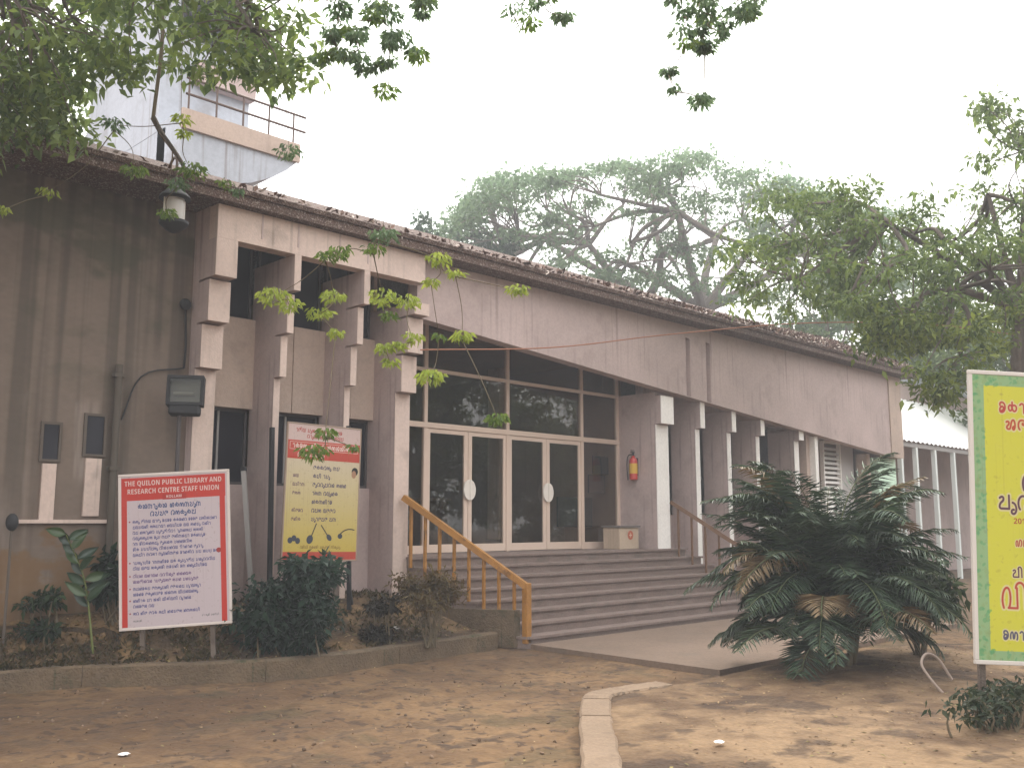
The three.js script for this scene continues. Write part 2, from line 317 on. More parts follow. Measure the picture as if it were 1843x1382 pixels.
struct('apron_slab', prismXZ([[9.72, -9.3], [9.56, -6.2], [16.6, -6.2], [16.9, -9.3]], -0.05, 0.055), surf(plaster([0.185, 0.128, 0.092], { s: 291, dirtAmt: 0.25, streak: 0, fine: 0.14 }), 2.4, { bump: 0.008 }));

// ------------------------------------------------------------------ the library building
const FZ = -11.12, BZ = [-10.98, -10.84, -10.70], WZ = -11.7, GZ = -12.05, LZ = -11.27, BX1 = 26.1;
const lib = thing('library_building', 'long pinkish modernist building with stepped fins and a deep tapering beam over a glass entrance', 'building', [14, 0, -15]);
const P = (n, g, m, par = lib, o) => part(n, g, m, par, o);
// walls
{
  const g = box(-6, 5.58, 0, 5.64, LZ - 0.25, LZ), pos = g.attributes.position, uv = new Float32Array(pos.count * 2);
  for (let i = 0; i < pos.count; i++) { uv[2 * i] = (pos.getX(i) + 4) / 9.8; uv[2 * i + 1] = pos.getY(i) / 6; }
  g.setAttribute('uv', new THREE.BufferAttribute(uv, 2));
  const w = P('wall', g, M.left, lib, { keepUV: true }); w.userData.label = 'rain-stained blank wall with dark algae runs';
  // two slit windows, each with a pale panel below it
  for (const [x0, x1, y0, y1, yb] of [[3.89, 4.06, 2.4, 2.79, 1.73], [4.36, 4.56, 2.48, 2.92, 1.77]]) {
    const f = P('slit_window', [box(x0 - 0.03, x0, y0 - 0.03, y1 + 0.03, LZ, LZ + 0.03), box(x1, x1 + 0.03, y0 - 0.03, y1 + 0.03, LZ, LZ + 0.03), box(x0, x1, y1, y1 + 0.03, LZ, LZ + 0.03), box(x0, x1, y0 - 0.03, y0, LZ, LZ + 0.03)], M.slit);
    P('pane', box(x0, x1, y0, y1, LZ + 0.002, LZ + 0.008), M.darkGlass, f);
    P('sill_panel', box(x0 + 0.01, x1 - 0.01, yb, y0 - 0.05, LZ + 0.002, LZ + 0.035), M.pale, f);
  }
  P('drainpipe', [cyl(4.68, 0.6, 3.55, LZ + 0.06, 0.04), ...[1.2, 2.3, 3.4].map((y) => box(4.62, 4.74, y, y + 0.04, LZ, LZ + 0.1))], STD({ color: lin(0.09, 0.075, 0.06), roughness: 0.9 }));
  P('wall', [box(-6.3, -6.0, 0, 5.64, -22, LZ), box(-6.3, BX1, 0, 5.64, -22.3, -22), box(BX1 - 0.3, BX1, 0, 5.64, -22, -11.3)], M.mauve);
  P('ledge', box(3.66, 4.68, 1.69, 1.73, LZ, LZ + 0.05), M.pale);
}
// window bays between the fins on the left
const finX = [5.58, 6.7, 7.83, 8.74], finW = [0.28, 0.09, 0.09, 0.27];
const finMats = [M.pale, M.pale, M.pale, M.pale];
const BR_Y = [[3.6, 4.14], [4.17, 4.69], [4.72, 5.2]];
const shaftTop = 3.58;
function fin(x, w, mat, top, o = {}) { // deep fin whose front steps out in brackets towards the roof
  const back = o.back ?? WZ - 0.02, f = P('fin', box(x, x + w, o.base ?? 0.3, top, back, FZ), M.mauve);
  P('lit_paint_edge', box(x - 0.001, x + w + 0.001, o.base ?? 0.3, Math.min(shaftTop, top), FZ, FZ + 0.014), mat, f);  // front edge: paler paint, plus brighter front light put into its colour
  BR_Y.forEach(([y0, y1], k) => {
    const t = Math.min(y1, top); if (t - y0 < 0.06) return;
    const b = P('bracket', box(x - 0.004, x + w + 0.004, y0, t, FZ + 0.001, BZ[k]), M.mauve, f);
    P('lit_paint_edge', box(x - 0.005, x + w + 0.005, y0, t, BZ[k], BZ[k] + 0.014), mat, f);
  });
  return f;
}
P('wall', box(5.86, 8.76, 0, 2.2, WZ - 0.2, WZ), M.mauve);
P('spandrel_panel', box(5.86, 6.7, 3.22, 4.45, WZ - 0.2, WZ + 0.06), M.beige);
for (const [a, b] of [[6.79, 7.31], [7.314, 7.83], [7.92, 8.32], [8.324, 8.74]]) P('spandrel_panel', box(a, b, 3.22, 4.45, WZ - 0.2, WZ + (a > 7.31 && a < 7.4 ? 0.075 : 0.06)), M.beige);
for (const [a, b] of [[5.86, 6.7], [6.79, 7.83], [7.92, 8.74]]) for (const [y0, y1] of [[2.2, 3.22], [4.45, 5.6]]) {
  const z = WZ - 0.1, w = P('window', [box(a, b, y0, y0 + 0.04, z - 0.03, z + 0.03), box(a, b, y1 - 0.04, y1, z - 0.03, z + 0.03), box(a, a + 0.035, y0 + 0.04, y1 - 0.04, z - 0.03, z + 0.03), box(b - 0.035, b, y0 + 0.04, y1 - 0.04, z - 0.03, z + 0.03)], M.darkFrame);
  const mid = (a + b) / 2; P('mullion', box(mid - 0.015, mid + 0.015, y0 + 0.04, y1 - 0.04, z - 0.025, z + 0.025), y0 < 3 ? M.grey : M.darkFrame, w);
  P('pane', box(a + 0.035, mid - 0.015, y0 + 0.04, y1 - 0.04, z - 0.004, z + 0.004), M.darkGlass, w); P('pane', box(mid + 0.015, b - 0.035, y0 + 0.04, y1 - 0.04, z - 0.006, z + 0.002), M.darkGlass, w);
}
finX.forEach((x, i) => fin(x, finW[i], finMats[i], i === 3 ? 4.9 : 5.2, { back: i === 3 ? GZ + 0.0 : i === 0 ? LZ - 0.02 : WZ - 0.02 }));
// fascia band over the window bays, then the deep tapering beam
P('wall', box(5.58, 5.86, 5.203, 5.64, LZ - 0.02, -10.901), M.mauve);
P('fascia_band', box(5.58, 8.93, 5.203, 5.63, -10.9, -10.69), M.pale);
for (const x of [6.2, 6.74, 7.4, 7.88]) P('drain_groove', box(x - 0.012, x + 0.012, 5.3, 5.63, -10.692, -10.684), M.mauve);
const beamB = (x) => 4.72 - 0.0785 * (x - 9.05);
P('tapering_beam', prismXY([[8.94, beamB(8.94)], [BX1 - 0.75, beamB(BX1 - 0.75)], [BX1 - 0.75, 5.63], [8.94, 5.63]], -11.1, -10.88, [[15.9, 16.05], [16.62, 16.78]].map(([a, b]) => [[a, beamB(a) + 0.012], [b, beamB(b) + 0.012], [b, 5.36], [a, 5.38]])), M.mauve);
P('slot_back', box(15.8, 16.9, beamB(15.8) + 0.02, 5.45, -11.13, -11.05), STD({ color: lin(0.26, 0.18, 0.15), roughness: 0.95 }));
P('pilaster', box(BX1 - 0.745, BX1, 3.42, 5.63, -11.3, -10.85), M.beige);
// roof: slab, sloping coping
P('roof_slab', box(-6.6, BX1 + 0.4, 5.642, 5.76, -22.6, -10.55), M.roof);
const ridgeUp = (x) => 0.028 * (x - 13);
{ const g = prismZY([[-10.52, 5.762], [-10.5, 5.82], [-12.9, 6.58], [-13.0, 6.58], [-13.0, 5.762]], -6.6, BX1 + 0.45), p = g.attributes.position; for (let i = 0; i < p.count; i++) if (p.getY(i) > 6.2) p.setY(i, p.getY(i) + ridgeUp(p.getX(i))); g.computeVertexNormals(); P('roof_coping', g, M.roof); }
// entrance glazing
{
  const X = [8.99, 10.1, 12.0, 14.02, 15.14], Y0 = 1.2, T1 = 3.28, T2 = 4.2, TOP = 5.6, d = 0.035;
  for (const x of [10.1, 12.0, 14.02]) P('mullion', rbox(x - 0.035, x + 0.035, T1 + 0.045, TOP, GZ - d, GZ + d, 0.006), M.frame);
  for (const x of [9.02, 10.1, 12.0, 14.02, 15.12]) P('jamb', rbox(x - 0.04, x + 0.04, Y0, T1 - 0.045, GZ - d, GZ + d, 0.006), M.frame);
  for (const x of [9.02, 15.12]) P('mullion', rbox(x - 0.035, x + 0.035, T1 + 0.045, TOP, GZ - d, GZ + d, 0.006), M.frame);
  P('transom', rbox(8.98, 15.15, T1 - 0.045, T1 + 0.045, GZ - 0.045, GZ + 0.045, 0.006), M.frame);
  for (let i = 0; i < 4; i++) {
    const a = X[i] + 0.035, b = X[i + 1] - 0.035;
    P('transom', rbox(a, b, T2 - 0.03, T2 + 0.03, GZ - d, GZ + d, 0.006), M.frame);
    P('glass_pane', box(a, b, T1 + 0.045, T2 - 0.03, GZ - 0.004, GZ + 0.004), M.glass);
    P('glass_pane', box(a, b, T2 + 0.03, TOP, GZ - 0.004, GZ + 0.004), M.glass);
  }
  for (const [a, b] of [[9.06, 10.06], [14.06, 15.08]]) { P('glass_pane', box(a, b, Y0 + 0.13, T1 - 0.045, GZ - 0.004, GZ + 0.004), M.glass); P('bottom_rail', rbox(a, b, Y0, Y0 + 0.13, GZ - d, GZ + d, 0.006), M.frame); }
  for (const [a, b, hx] of [[10.145, 11.045, 1], [11.055, 11.955, 0], [12.045, 13.005, 1], [13.015, 13.975, 0]]) {
    const y0 = Y0 + 0.012, y1 = T1 - 0.05, s = 0.085, z0 = GZ - 0.022, z1 = GZ + 0.022;
    const door = P('door', [rbox(a, a + (hx ? 0.06 : s), y0, y1, z0, z1, 0.005), rbox(b - (hx ? s : 0.06), b, y0, y1, z0, z1, 0.005), box(a + 0.04, b - 0.04, y0, y0 + 0.13, z0 + 0.002, z1 - 0.002), box(a + 0.04, b - 0.04, y1 - 0.07, y1, z0 + 0.002, z1 - 0.002)], M.frame);
    P('pane', box(a + 0.05, b - 0.05, y0 + 0.13, y1 - 0.07, GZ - 0.004, GZ + 0.004), M.glass, door);
    const c = hx ? b : a, sh = new THREE.Shape(); sh.absarc(0, 0, 0.15, hx ? Math.PI / 2 : -Math.PI / 2, hx ? Math.PI * 1.5 : Math.PI / 2, false);
    P('handle', new THREE.ExtrudeGeometry(sh, { depth: 0.02, bevelEnabled: true, bevelSize: 0.006, bevelThickness: 0.006, bevelSegments: 2, curveSegments: 20 }).scale(0.8, 1.1, 1).translate(c + (hx ? -0.004 : 0.004), 2.24, GZ + 0.05), STD({ color: lin(0.74, 0.68, 0.62), roughness: 0.5 }), door);
    P('handle_mount', new THREE.BoxGeometry(0.02, 0.2, 0.05).translate(c + (hx ? -0.045 : 0.045), 2.24, GZ + 0.035), M.black, door);
  }
  // lobby seen through the glass
  P('lobby_floor', box(9.0, 15.14, 0, 1.195, -18, GZ - 0.03), STD({ color: lin(0.2, 0.17, 0.15), roughness: 0.35 }));
  P('lobby_wall', [box(8.8, 9.0, 0, 5.62, -18, GZ - 0.06), box(15.14, 15.34, 0, 5.62, -18, GZ - 0.06), box(8.8, 12.2, 0, 5.62, -18.2, -18), box(13.8, 15.3, 0, 5.62, -18.2, -18), box(12.2, 13.8, 3.4, 5.62, -18.2, -18)], M.inside);
  P('lobby_ceiling', box(8.8, 15.34, 4.95, 5.05, -18, -12.6), M.inside);
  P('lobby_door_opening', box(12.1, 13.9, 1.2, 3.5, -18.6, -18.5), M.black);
  P('soffit', box(8.95, 15.14, 5.61, 5.64, GZ - 0.1, -11.1), M.beige);
}
// right pier of the entrance and the fins of the right wing
fin(15.15, 0.4, M.white, beamB(15.4) - 0.004, { back: GZ + 0.001, base: 0 });  // white on this wing also puts light bounced from the court into the colour
P('wall', box(15.56, 21.6, 0, 1.85, WZ - 0.2, WZ), M.mauve);
P('wall', box(15.56, 21.6, 3.95, 5.62, WZ - 0.2, WZ), M.mauve);
const rf = [16.5, 17.68, 18.85, 20.55];
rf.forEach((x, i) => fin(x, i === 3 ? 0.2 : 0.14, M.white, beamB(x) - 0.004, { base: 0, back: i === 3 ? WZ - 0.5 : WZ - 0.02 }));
[[15.56, 16.5], [16.64, 17.68], [17.82, 18.85], [18.99, 20.55]].forEach(([a, b]) => {
  const z = WZ - 0.1, y0 = 1.85, y1 = 3.95, w = P('window', [box(a, b, y0, y0 + 0.05, z - 0.03, z + 0.03), box(a, b, y1 - 0.05, y1, z - 0.03, z + 0.03), box(a, b, 2.62, 2.67, z - 0.028, z + 0.028)], M.grey);
  P('pane', box(a, b, y0 + 0.05, 2.62, z - 0.004, z + 0.004), M.darkGlass, w); P('pane', box(a, b, 2.67, y1 - 0.05, z - 0.005, z + 0.003), M.darkGlass, w);
});
P('pier', box(21.2, 21.75, 0, 4.2, -12.4, -11.15), M.pale); P('pier', box(21.35, 21.5, 0, beamB(21.5) - 0.004, -11.149, -11.0), M.white);
P('wall', box(20.75, 21.2, 0, 4.2, WZ - 0.6, WZ - 0.4), M.beige); P('wall', box(21.75, 25.4, 0, 4.6, -12.3, -12.1), M.beige);
{
  const f = P('louvre_panel', [box(22.75, 22.8, 0.9, 3.75, -11.6, -11.5), box(23.65, 23.7, 0.9, 3.75, -11.6, -11.5), box(22.8, 23.65, 3.7, 3.75, -11.6, -11.5)], M.white);
  for (let i = 0; i < 22; i++) P('slat', box(-0.425, 0.425, -0.006, 0.006, -0.055, 0.055).rotateX(0.7).translate(23.225, 1.0 + i * 0.122, -11.55), M.white, f);
  P('panel', box(23.72, 24.5, 0.9, 3.7, -11.6, -11.55), STD({ color: lin(0.5, 0.47, 0.47), roughness: 0.8 }));
  P('post', box(24.55, 24.75, 0, beamB(24.7), -11.5, -11.2), M.beige);
  P('wall', box(25.0, BX1, 0, 3.41, -11.6, -11.1), M.mint);
}
// entrance steps
{
  const st = thing('entrance_steps', 'eight wide cement steps with dark risers rising to the glass doors', 'steps', [12.5, 0, -10]);
  const zf = (k) => -9.35 - k * 0.236, xl = (z) => 9.74 + (z + 9.35) * 0.45, xr = (z) => 16.7 + (z + 9.35) * 0.45;
  for (let k = 0; k < 8; k++) {
    const y1 = 0.15 * (k + 1), y0 = k ? 0.15 * k - 0.01 : -0.05, z0 = zf(k), zb = k === 7 ? GZ - 0.04 : zf(k + 1) - 0.12;
    const cut = k === 7 ? 15.14 : null, X = (z) => (cut ? Math.min(xr(z), 15.9) : xr(z));
    const s = part('step', prismXZ([[xl(z0), z0], [X(z0), z0], [cut ?? xr(zb), zb], [Math.max(xl(zb), 9.0), zb]], y0, y1 - 0.035), M.tread, st);
    const nose = []; for (let i = 0; i <= 60; i++) nose.push([lerp(xl(z0) - 0.02, X(z0) + 0.02, i / 60), z0 + 0.045 - 0.014 * Math.pow(fbm(i / 61, k / 8, 30, 3, 311), 2) - (hash2(i, k, 9) < 0.06 ? 0.012 : 0)]);
    part('tread', prismXZ([...nose, [cut ?? xr(zb) + 0.02, zb], [Math.max(xl(zb) - 0.02, 9.0), zb]], y1 - 0.035, y1), M.tread, s);
  }
  part('side_wall', prismXZ([[9.0, -11.1], [9.72, -9.5], [9.6, -9.5], [8.95, -10.95]], 0, 0.5), M.kerb, st);
}
// handrails
function handrail(label, top, bottom, n, mat, thick, newel) {
  const h = thing('stair_handrail', label, 'handrail', [bottom.x, 0, bottom.z]);
  part('rail', bar(top, bottom, thick * 1.15, thick), mat, h);
  for (let i = 0; i < n; i++) {
    const t = (i + 0.55) / (n + 0.35), p = top.clone().lerp(bottom, t), k = Math.floor((-9.35 - p.z) / 0.236), base = clamp((k + 1) * 0.15, 0.15, 1.2);
    part('baluster', rbox(p.x - thick * 0.24, p.x + thick * 0.24, base, p.y - thick * 0.3, p.z - thick * 0.24, p.z + thick * 0.24, 0.005), mat, h);
  }
  if (newel) part('newel_post', rbox(bottom.x - 0.05, bottom.x + 0.05, 0.05, bottom.y + 0.05, bottom.z - 0.05, bottom.z + 0.05, 0.012), mat, h);
  return h;
}
handrail('ochre painted handrail with square balusters on the dry bush side of the steps', V(8.87, 2.06, -11.04), V(9.75, 0.82, -9.4), 8, M.ochre, 0.085, true);
handrail('thin dark brown handrail running down the steps behind the palm', V(15.4, 2.09, -10.98), V(16.3, 0.86, -9.36), 7, STD({ color: lin(0.15, 0.075, 0.035), roughness: 0.55 }), 0.072, true);
// fire extinguisher on the pier, and the box below it
{
  const x = 15.13, z = -11.58, e = thing('fire_extinguisher', 'red fire extinguisher with a yellow label hung on the side of the entrance pier', 'extinguisher', [x - 0.1, 2.5, z]);
  const body = new THREE.LatheGeometry([[0, 0], [0.07, 0], [0.082, 0.02], [0.082, 0.36], [0.07, 0.41], [0.035, 0.44], [0.03, 0.47], [0, 0.47]].map((p) => new THREE.Vector2(...p)), 24);
  part('cylinder', body.translate(x - 0.1, 2.52, z), PHY({ color: lin(0.5, 0.03, 0.02), roughness: 0.35, clearcoat: 0.5 }), e);
  part('label_band', new THREE.CylinderGeometry(0.0835, 0.0835, 0.2, 24, 1, true).translate(x - 0.1, 2.74, z), STD({ color: lin(0.62, 0.38, 0.06) }), e);
  part('valve', [cyl(x - 0.1, 2.985, 3.05, z, 0.022), box(x - 0.17, x - 0.06, 3.05, 3.07, z - 0.012, z + 0.012), box(x - 0.17, x - 0.07, 3.085, 3.1, z - 0.012, z + 0.012)], M.black, e);
  part('hose', tube([V(x - 0.1, 3.02, z - 0.02), V(x - 0.12, 3.0, z - 0.1), V(x - 0.12, 2.85, z - 0.14), V(x - 0.11, 2.52, z - 0.13)], 0.012, 6, 16), M.black, e);
  part('wall_bracket', box(x - 0.03, x + 0.018, 2.6, 2.95, z - 0.03, z + 0.03), M.black, e);
  const b = thing('donation_box', 'pale square box with a red round emblem standing by the glass doors', 'box', [14.55, 1.2, -11.5]);
  part('body', rbox(14.28, 14.86, 1.2, 1.6, -11.75, -11.35, 0.012), STD({ map: tiled(T_beige, 1.5), color: lin(1, 1, 0.9), roughness: 0.7 }), b);
  part('lid', rbox(14.25, 14.89, 1.602, 1.64, -11.78, -11.32, 0.008), STD({ color: lin(0.14, 0.12, 0.11) }), b);
  part('emblem', new THREE.CircleGeometry(0.085, 24).translate(14.6, 1.46, -11.346), STD({ color: lin(0.42, 0.1, 0.05), roughness: 0.6 }), b);
  part('emblem_mark', [box(14.56, 14.64, 1.45, 1.47, -11.345, -11.342), box(14.59, 14.61, 1.42, 1.5, -11.345, -11.343)], STD({ color: lin(0.6, 0.4, 0.3) }), b);
  // dark boards just inside the side pane
  const bd = (px0, py0, px1, py1, label, c) => { const a = onZ(px0, py0, -12.2), q = onZ(px1, py1, -12.2); const n = thing('notice_board', label, 'notice board', [(a.x + q.x) / 2, q.y, -12.2]); part('board', box(a.x, q.x, q.y, a.y, -12.21, -12.19), STD({ color: c }), n); part('trim', [box(a.x - 0.02, a.x, q.y, a.y, -12.215, -12.18), box(q.x, q.x + 0.02, q.y, a.y, -12.215, -12.18), box(a.x - 0.02, q.x + 0.02, a.y, a.y + 0.02, -12.215, -12.18), box(a.x - 0.02, q.x + 0.02, q.y - 0.02, q.y, -12.215, -12.18)], M.black, n); };
  bd(1068, 822, 1093, 852, 'small black notice board high behind the side pane by the extinguisher', lin(0.012, 0.012, 0.015));
  bd(1060, 856, 1087, 886, 'small dark brown notice board behind the side pane below a black one', lin(0.06, 0.03, 0.028));
  bd(1004, 896, 1064, 946, 'wide low black board standing behind the glass beside the last door leaf', lin(0.012, 0.012, 0.015));
}
{
  const k = thing('reception_counter', 'dark wooden counter standing inside the lobby behind the glass doors', 'counter', [12.2, 1.2, -15.4]);
  part('front_panel', rbox(11.0, 13.6, 1.2, 2.15, -15.5, -15.4), STD({ color: lin(0.12, 0.06, 0.035), roughness: 0.4 }), k); part('top', rbox(10.95, 13.65, 2.152, 2.2, -15.9, -15.35), STD({ color: lin(0.3, 0.2, 0.13), roughness: 0.3 }), k);
  for (const x of [10.9, 14.2]) { const c = thing('lobby_column', 'plain plastered column standing inside the lobby', 'column', [x, 1.2, -14.5], 'columns in the lobby'); part('shaft', rbox(x - 0.17, x + 0.17, 1.2, 4.94, -14.67, -14.33), M.pale, c); part('base', rbox(x - 0.2, x + 0.2, 1.196, 1.35, -14.7, -14.3), M.riser, c); }
}
// porch of the next block beyond the end of the building
{
  const p = thing('side_porch', 'low porch with a bright white sheet roof and thin posts beyond the long building', 'porch', [31, 0, -12]);
  const wh = STD({ color: lin(0.88, 0.88, 0.87), roughness: 0.6 });
  const pts = []; const n = 90, pos = [], idx = [];
  for (let i = 0; i <= n; i++) { const x = lerp(BX1 + 0.45, 41, i / n), o = 0.03 * ((i % 2) * 2 - 1); pos.push(x, 4.0 + o, -11.2, x, 5.87 + o, -13.5); }
  for (let i = 0; i < n; i++) { const a = 2 * i; idx.push(a, a + 2, a + 1, a + 1, a + 2, a + 3); }
  const g = new THREE.BufferGeometry(); g.setAttribute('position', new THREE.Float32BufferAttribute(pos, 3)); g.setIndex(idx); g.computeVertexNormals();
  part('sheet_roof', g, wh, p);
  part('eaves_beam', box(BX1 + 0.45, 41, 3.84, 3.96, -11.36, -11.26), M.grey, p);
  for (const x of [26.85, 27.9, 29.27, 30.76, 32.3, 34, 36, 38]) part('post', box(x, x + 0.12, 0, 3.84, -11.36, -11.24), STD({ color: lin(0.72, 0.76, 0.74) }), p);
  part('wall', box(BX1 + 0.42, 41, 0, 6.5, -13.8, -13.55), M.mauve, p);
  part('wall_coping', box(BX1 + 0.42, 41, 6.5, 6.75, -13.9, -13.45), M.tower, p);
}
// white stair tower rising behind the roof
{
  const t = thing('stair_tower', 'stained white tower with a curved balcony rising behind the long roof', 'tower', [8, 0, -18]);
  part('shaft', box(6.8, 7.75, 5, 8.3, -18.4, -15), M.tower, t);
  part('side_buttress', prismZY([[-18.4, 5], [-18.4, 9.6], [-19.9, 7.2], [-19.9, 5]], 6.85, 7.7), M.tower, t);
  part('upper_storey', box(6.8, 8.5, 8.31, 14, -18.4, -15.3), M.tower, t);
  part('balcony', prismXY([[6.8, 8.42], [8.95, 8.42], [9.0, 8.12], [8.8, 7.92], [8.5, 7.7], [8.1, 7.5], [7.6, 7.36], [6.8, 7.3]], -15.298, -14.4), M.tower, t);
  part('balcony_fascia', box(6.78, 9.02, 8.1, 8.44, -14.398, -14.34), M.beige, t);
  for (const y of [8.72, 9.0]) part('railing_bar', tube([V(6.85, y, -14.4), V(9.15, y, -14.4)], 0.022, 6, 2), M.brownMetal, t);
  for (let i = 0; i < 5; i++) part('railing_post', cyl(6.9 + i * 0.5, 8.42, 9.01, -14.4, 0.018, 0.018, 8), M.brownMetal, t);
  part('parapet_panel', box(7.4, 8.52, 9.35, 9.75, -15.297, -15.1), M.mauve, t);
  part('upper_window', box(7.1, 8.1, 10.2, 11.6, -15.299, -15.26), M.darkGlass, t);
  part('downpipe', tube([V(6.75, 5.5, -17.2), V(6.75, 8.2, -17.2)], 0.045, 8, 2), STD({ color: lin(0.25, 0.17, 0.13) }), t);
}

// ------------------------------------------------------------------ boards and banners
const G = { // strokes of the script on the boards, in a unit box
  pa: ['M.1 .25 C.4 .0 .5 .35 .3 .5 C.05 .65 .0 .98 .2 1 L.85 1 L.85 .05', 1], u: ['M.0 .55 C.35 .6 .4 1.3 .05 1.35 C-.2 1.3 -.1 1.0 .1 1.05', 0.3],
  ra: ['M.15 1 C-.05 .75 .0 .1 .4 .05 C.85 .05 .9 .6 .75 .95 C.6 1.1 .5 .8 .7 .75', 0.95], e: ['M.2 .85 C.5 .85 .55 .45 .3 .45 C0 .5 0 1 .25 1 C.7 1 .75 .1 .3 .05 C.1 .05 .05 .2 .1 .35', 0.75],
  ka: ['M.1 .55 C.1 .2 .45 .2 .45 .55 C.45 .9 .1 .9 .1 .55 M.45 .55 C.45 .2 .92 .2 .92 .55 C.9 .95 .5 1.0 .48 .5 L.48 .0', 1.05], aa: ['M.1 .25 C.3 0 .5 .1 .5 .4 L.5 1', 0.65],
  la: ['M.1 .25 C.5 0 .5 .6 .2 .7 C0 .9 .2 1.05 .5 1 C.9 .95 .9 .4 .9 .1', 1.05], AA: ['M.05 .3 C.35 .1 .4 .5 .2 .6 C0 .8 .1 1 .35 .95 C.55 .9 .5 .1 .75 .1 C1 .1 1 .95 .8 1 C.7 1 .65 .8 .8 .7', 1.1],
  da: ['M.2 .95 C0 .8 .0 .2 .3 .1 C.7 0 .9 .3 .7 .5 C.5 .6 .4 .4 .55 .35', 0.9], va: ['M.1 1 C-.05 .6 .1 .05 .3 .05 C.55 .05 .5 .95 .35 1 L.85 1 L.85 .05', 1], i: ['M-.35 .05 C-.3 -.3 .1 -.3 .15 .1 L.15 1', 0.35],
  na: ['M.1 1 C-.05 .5 .1 .05 .35 .1 C.6 .15 .5 .6 .5 1 M.5 .5 C.55 .1 .95 .1 .95 .5 L.95 1', 1.1], Da: ['M.05 .9 C0 .4 .15 .1 .3 .2 C.45 .4 .3 .9 .45 .9 C.6 .9 .55 .2 .7 .2 C.95 .2 1 .8 .85 1', 1.05], E: ['M.1 1 C-.05 .5 .15 .1 .3 .3 C.4 .6 .2 1 .45 1 C.6 .9 .55 .1 .75 .1 C1 .1 1 .8 .8 1', 1.05],
};
const GK = ['pa', 'ra', 'ka', 'la', 'da', 'va', 'na', 'Da', 'E', 'aa', 'e', 'AA'];
function script(ctx, word, x, y, h, w, col) { // y is the baseline
  ctx.strokeStyle = col; ctx.lineCap = 'round'; ctx.lineJoin = 'round';
  for (const k of word) { const [d, adv] = G[k]; ctx.save(); ctx.translate(x, y - h); ctx.scale(h * 0.9, h); ctx.lineWidth = w / h; ctx.stroke(new Path2D(d)); ctx.restore(); x += adv * h * 0.9 + h * 0.12; }
  return x;
}
function words(ctx, x, y, h, w, col, x1) { let end = x; while (true) { const n = 2 + Math.floor(rnd() * 5), wd = []; for (let i = 0; i < n; i++) { wd.push(GK[Math.floor(rnd() * GK.length)]); if (rnd() < 0.25) wd.push(rnd() < 0.5 ? 'u' : 'i'); } const len = wd.reduce((a, k) => a + G[k][1] * h * 0.9 + h * 0.12, 0); if (end + len > x1) break; end = script(ctx, wd, end, y, h, w, col) + h * 0.5; } return end; }
function canvasTex(w, h, draw) { const c = document.createElement('canvas'); c.width = w; c.height = h; const x = c.getContext('2d'); draw(x);
  const keep = seed; seed = 900 + w; // dust specks, water runs and scuffs on the print
  for (let i = 0; i < 900; i++) { x.fillStyle = `rgba(${rnd() < 0.6 ? '96,72,48' : '225,210,190'},${rr(0.02, 0.12)})`; x.beginPath(); x.ellipse(rr(0, w), rr(0, h), rr(1, 16), rr(1, 9), rr(0, 3), 0, 7); x.fill(); }
  for (let i = 0; i < 60; i++) { x.fillStyle = `rgba(92,70,50,${rr(0.02, 0.07)})`; x.fillRect(rr(0, w), rr(-60, h * 0.6), rr(2, 9), rr(60, h * 0.5)); }
  seed = keep; const t = new THREE.CanvasTexture(c); t.colorSpace = THREE.SRGBColorSpace; t.anisotropy = 8; return t; }
// flat board: bottom-left corner, direction of its lower edge, size, lean (roll about its face)
function boardThing(name, label, cat, bl, right, w, h, roll, tex, o = {}) {
  const t = thing(name, label, cat, [bl.x, bl.y, bl.z]);
  const x = right.clone().normalize(), n = x.clone().cross(V(0, 1, 0)).normalize();
  const m = new THREE.Matrix4().makeBasis(x, V(0, 1, 0), n).multiply(new THREE.Matrix4().makeRotationZ(roll));
  const add = (nm, g, mat, keep) => { if (!keep) metricUV(g); g.applyMatrix4(m); const k = part(nm, g, mat, t, { local: true, keepUV: true }); return k; };
  const face = new THREE.PlaneGeometry(w, h, 14, 20), p = face.attributes.position; // sheet, not perfectly flat
  for (let i = 0; i < p.count; i++) { const u = p.getX(i) / w + 0.5, v = p.getY(i) / h + 0.5, ed = Math.min(u, 1 - u, v, 1 - v); p.setZ(i, (o.wave ?? 0.004) * sstep(0, 0.2, ed) * Math.sin(u * 7 + v * 4 + 1)); }
  face.computeVertexNormals();
  add('printed_sheet', face.translate(w / 2, h / 2, 0.012), STD({ map: tex, color: lin(0.66, 0.66, 0.66), roughness: o.rough ?? 0.55 }), true);
  add('backing', new THREE.BoxGeometry(w - 0.01, h - 0.01, 0.012).translate(w / 2, h / 2, -0.002), M.grey);
  const fw = o.frame ?? 0.025, fm = o.frameMat ?? M.grey;
  for (const [cx, cy, sx, sy] of [[w / 2, -fw / 2, w + 2 * fw, fw], [w / 2, h + fw / 2, w + 2 * fw, fw], [-fw / 2, h / 2, fw, h], [w + fw / 2, h / 2, fw, h]]) add('frame_bar', new RoundedBoxGeometry(sx, sy, 0.035, 1, 0.006).translate(cx, cy, 0), fm);
  for (const lx of o.legs ?? []) add('leg', new THREE.BoxGeometry(0.05, (o.legLen ?? 0.6), 0.04).translate(lx, -(o.legLen ?? 0.6) / 2 - fw + 0.3, -0.05), o.legMat ?? M.bark);
  return t;
}
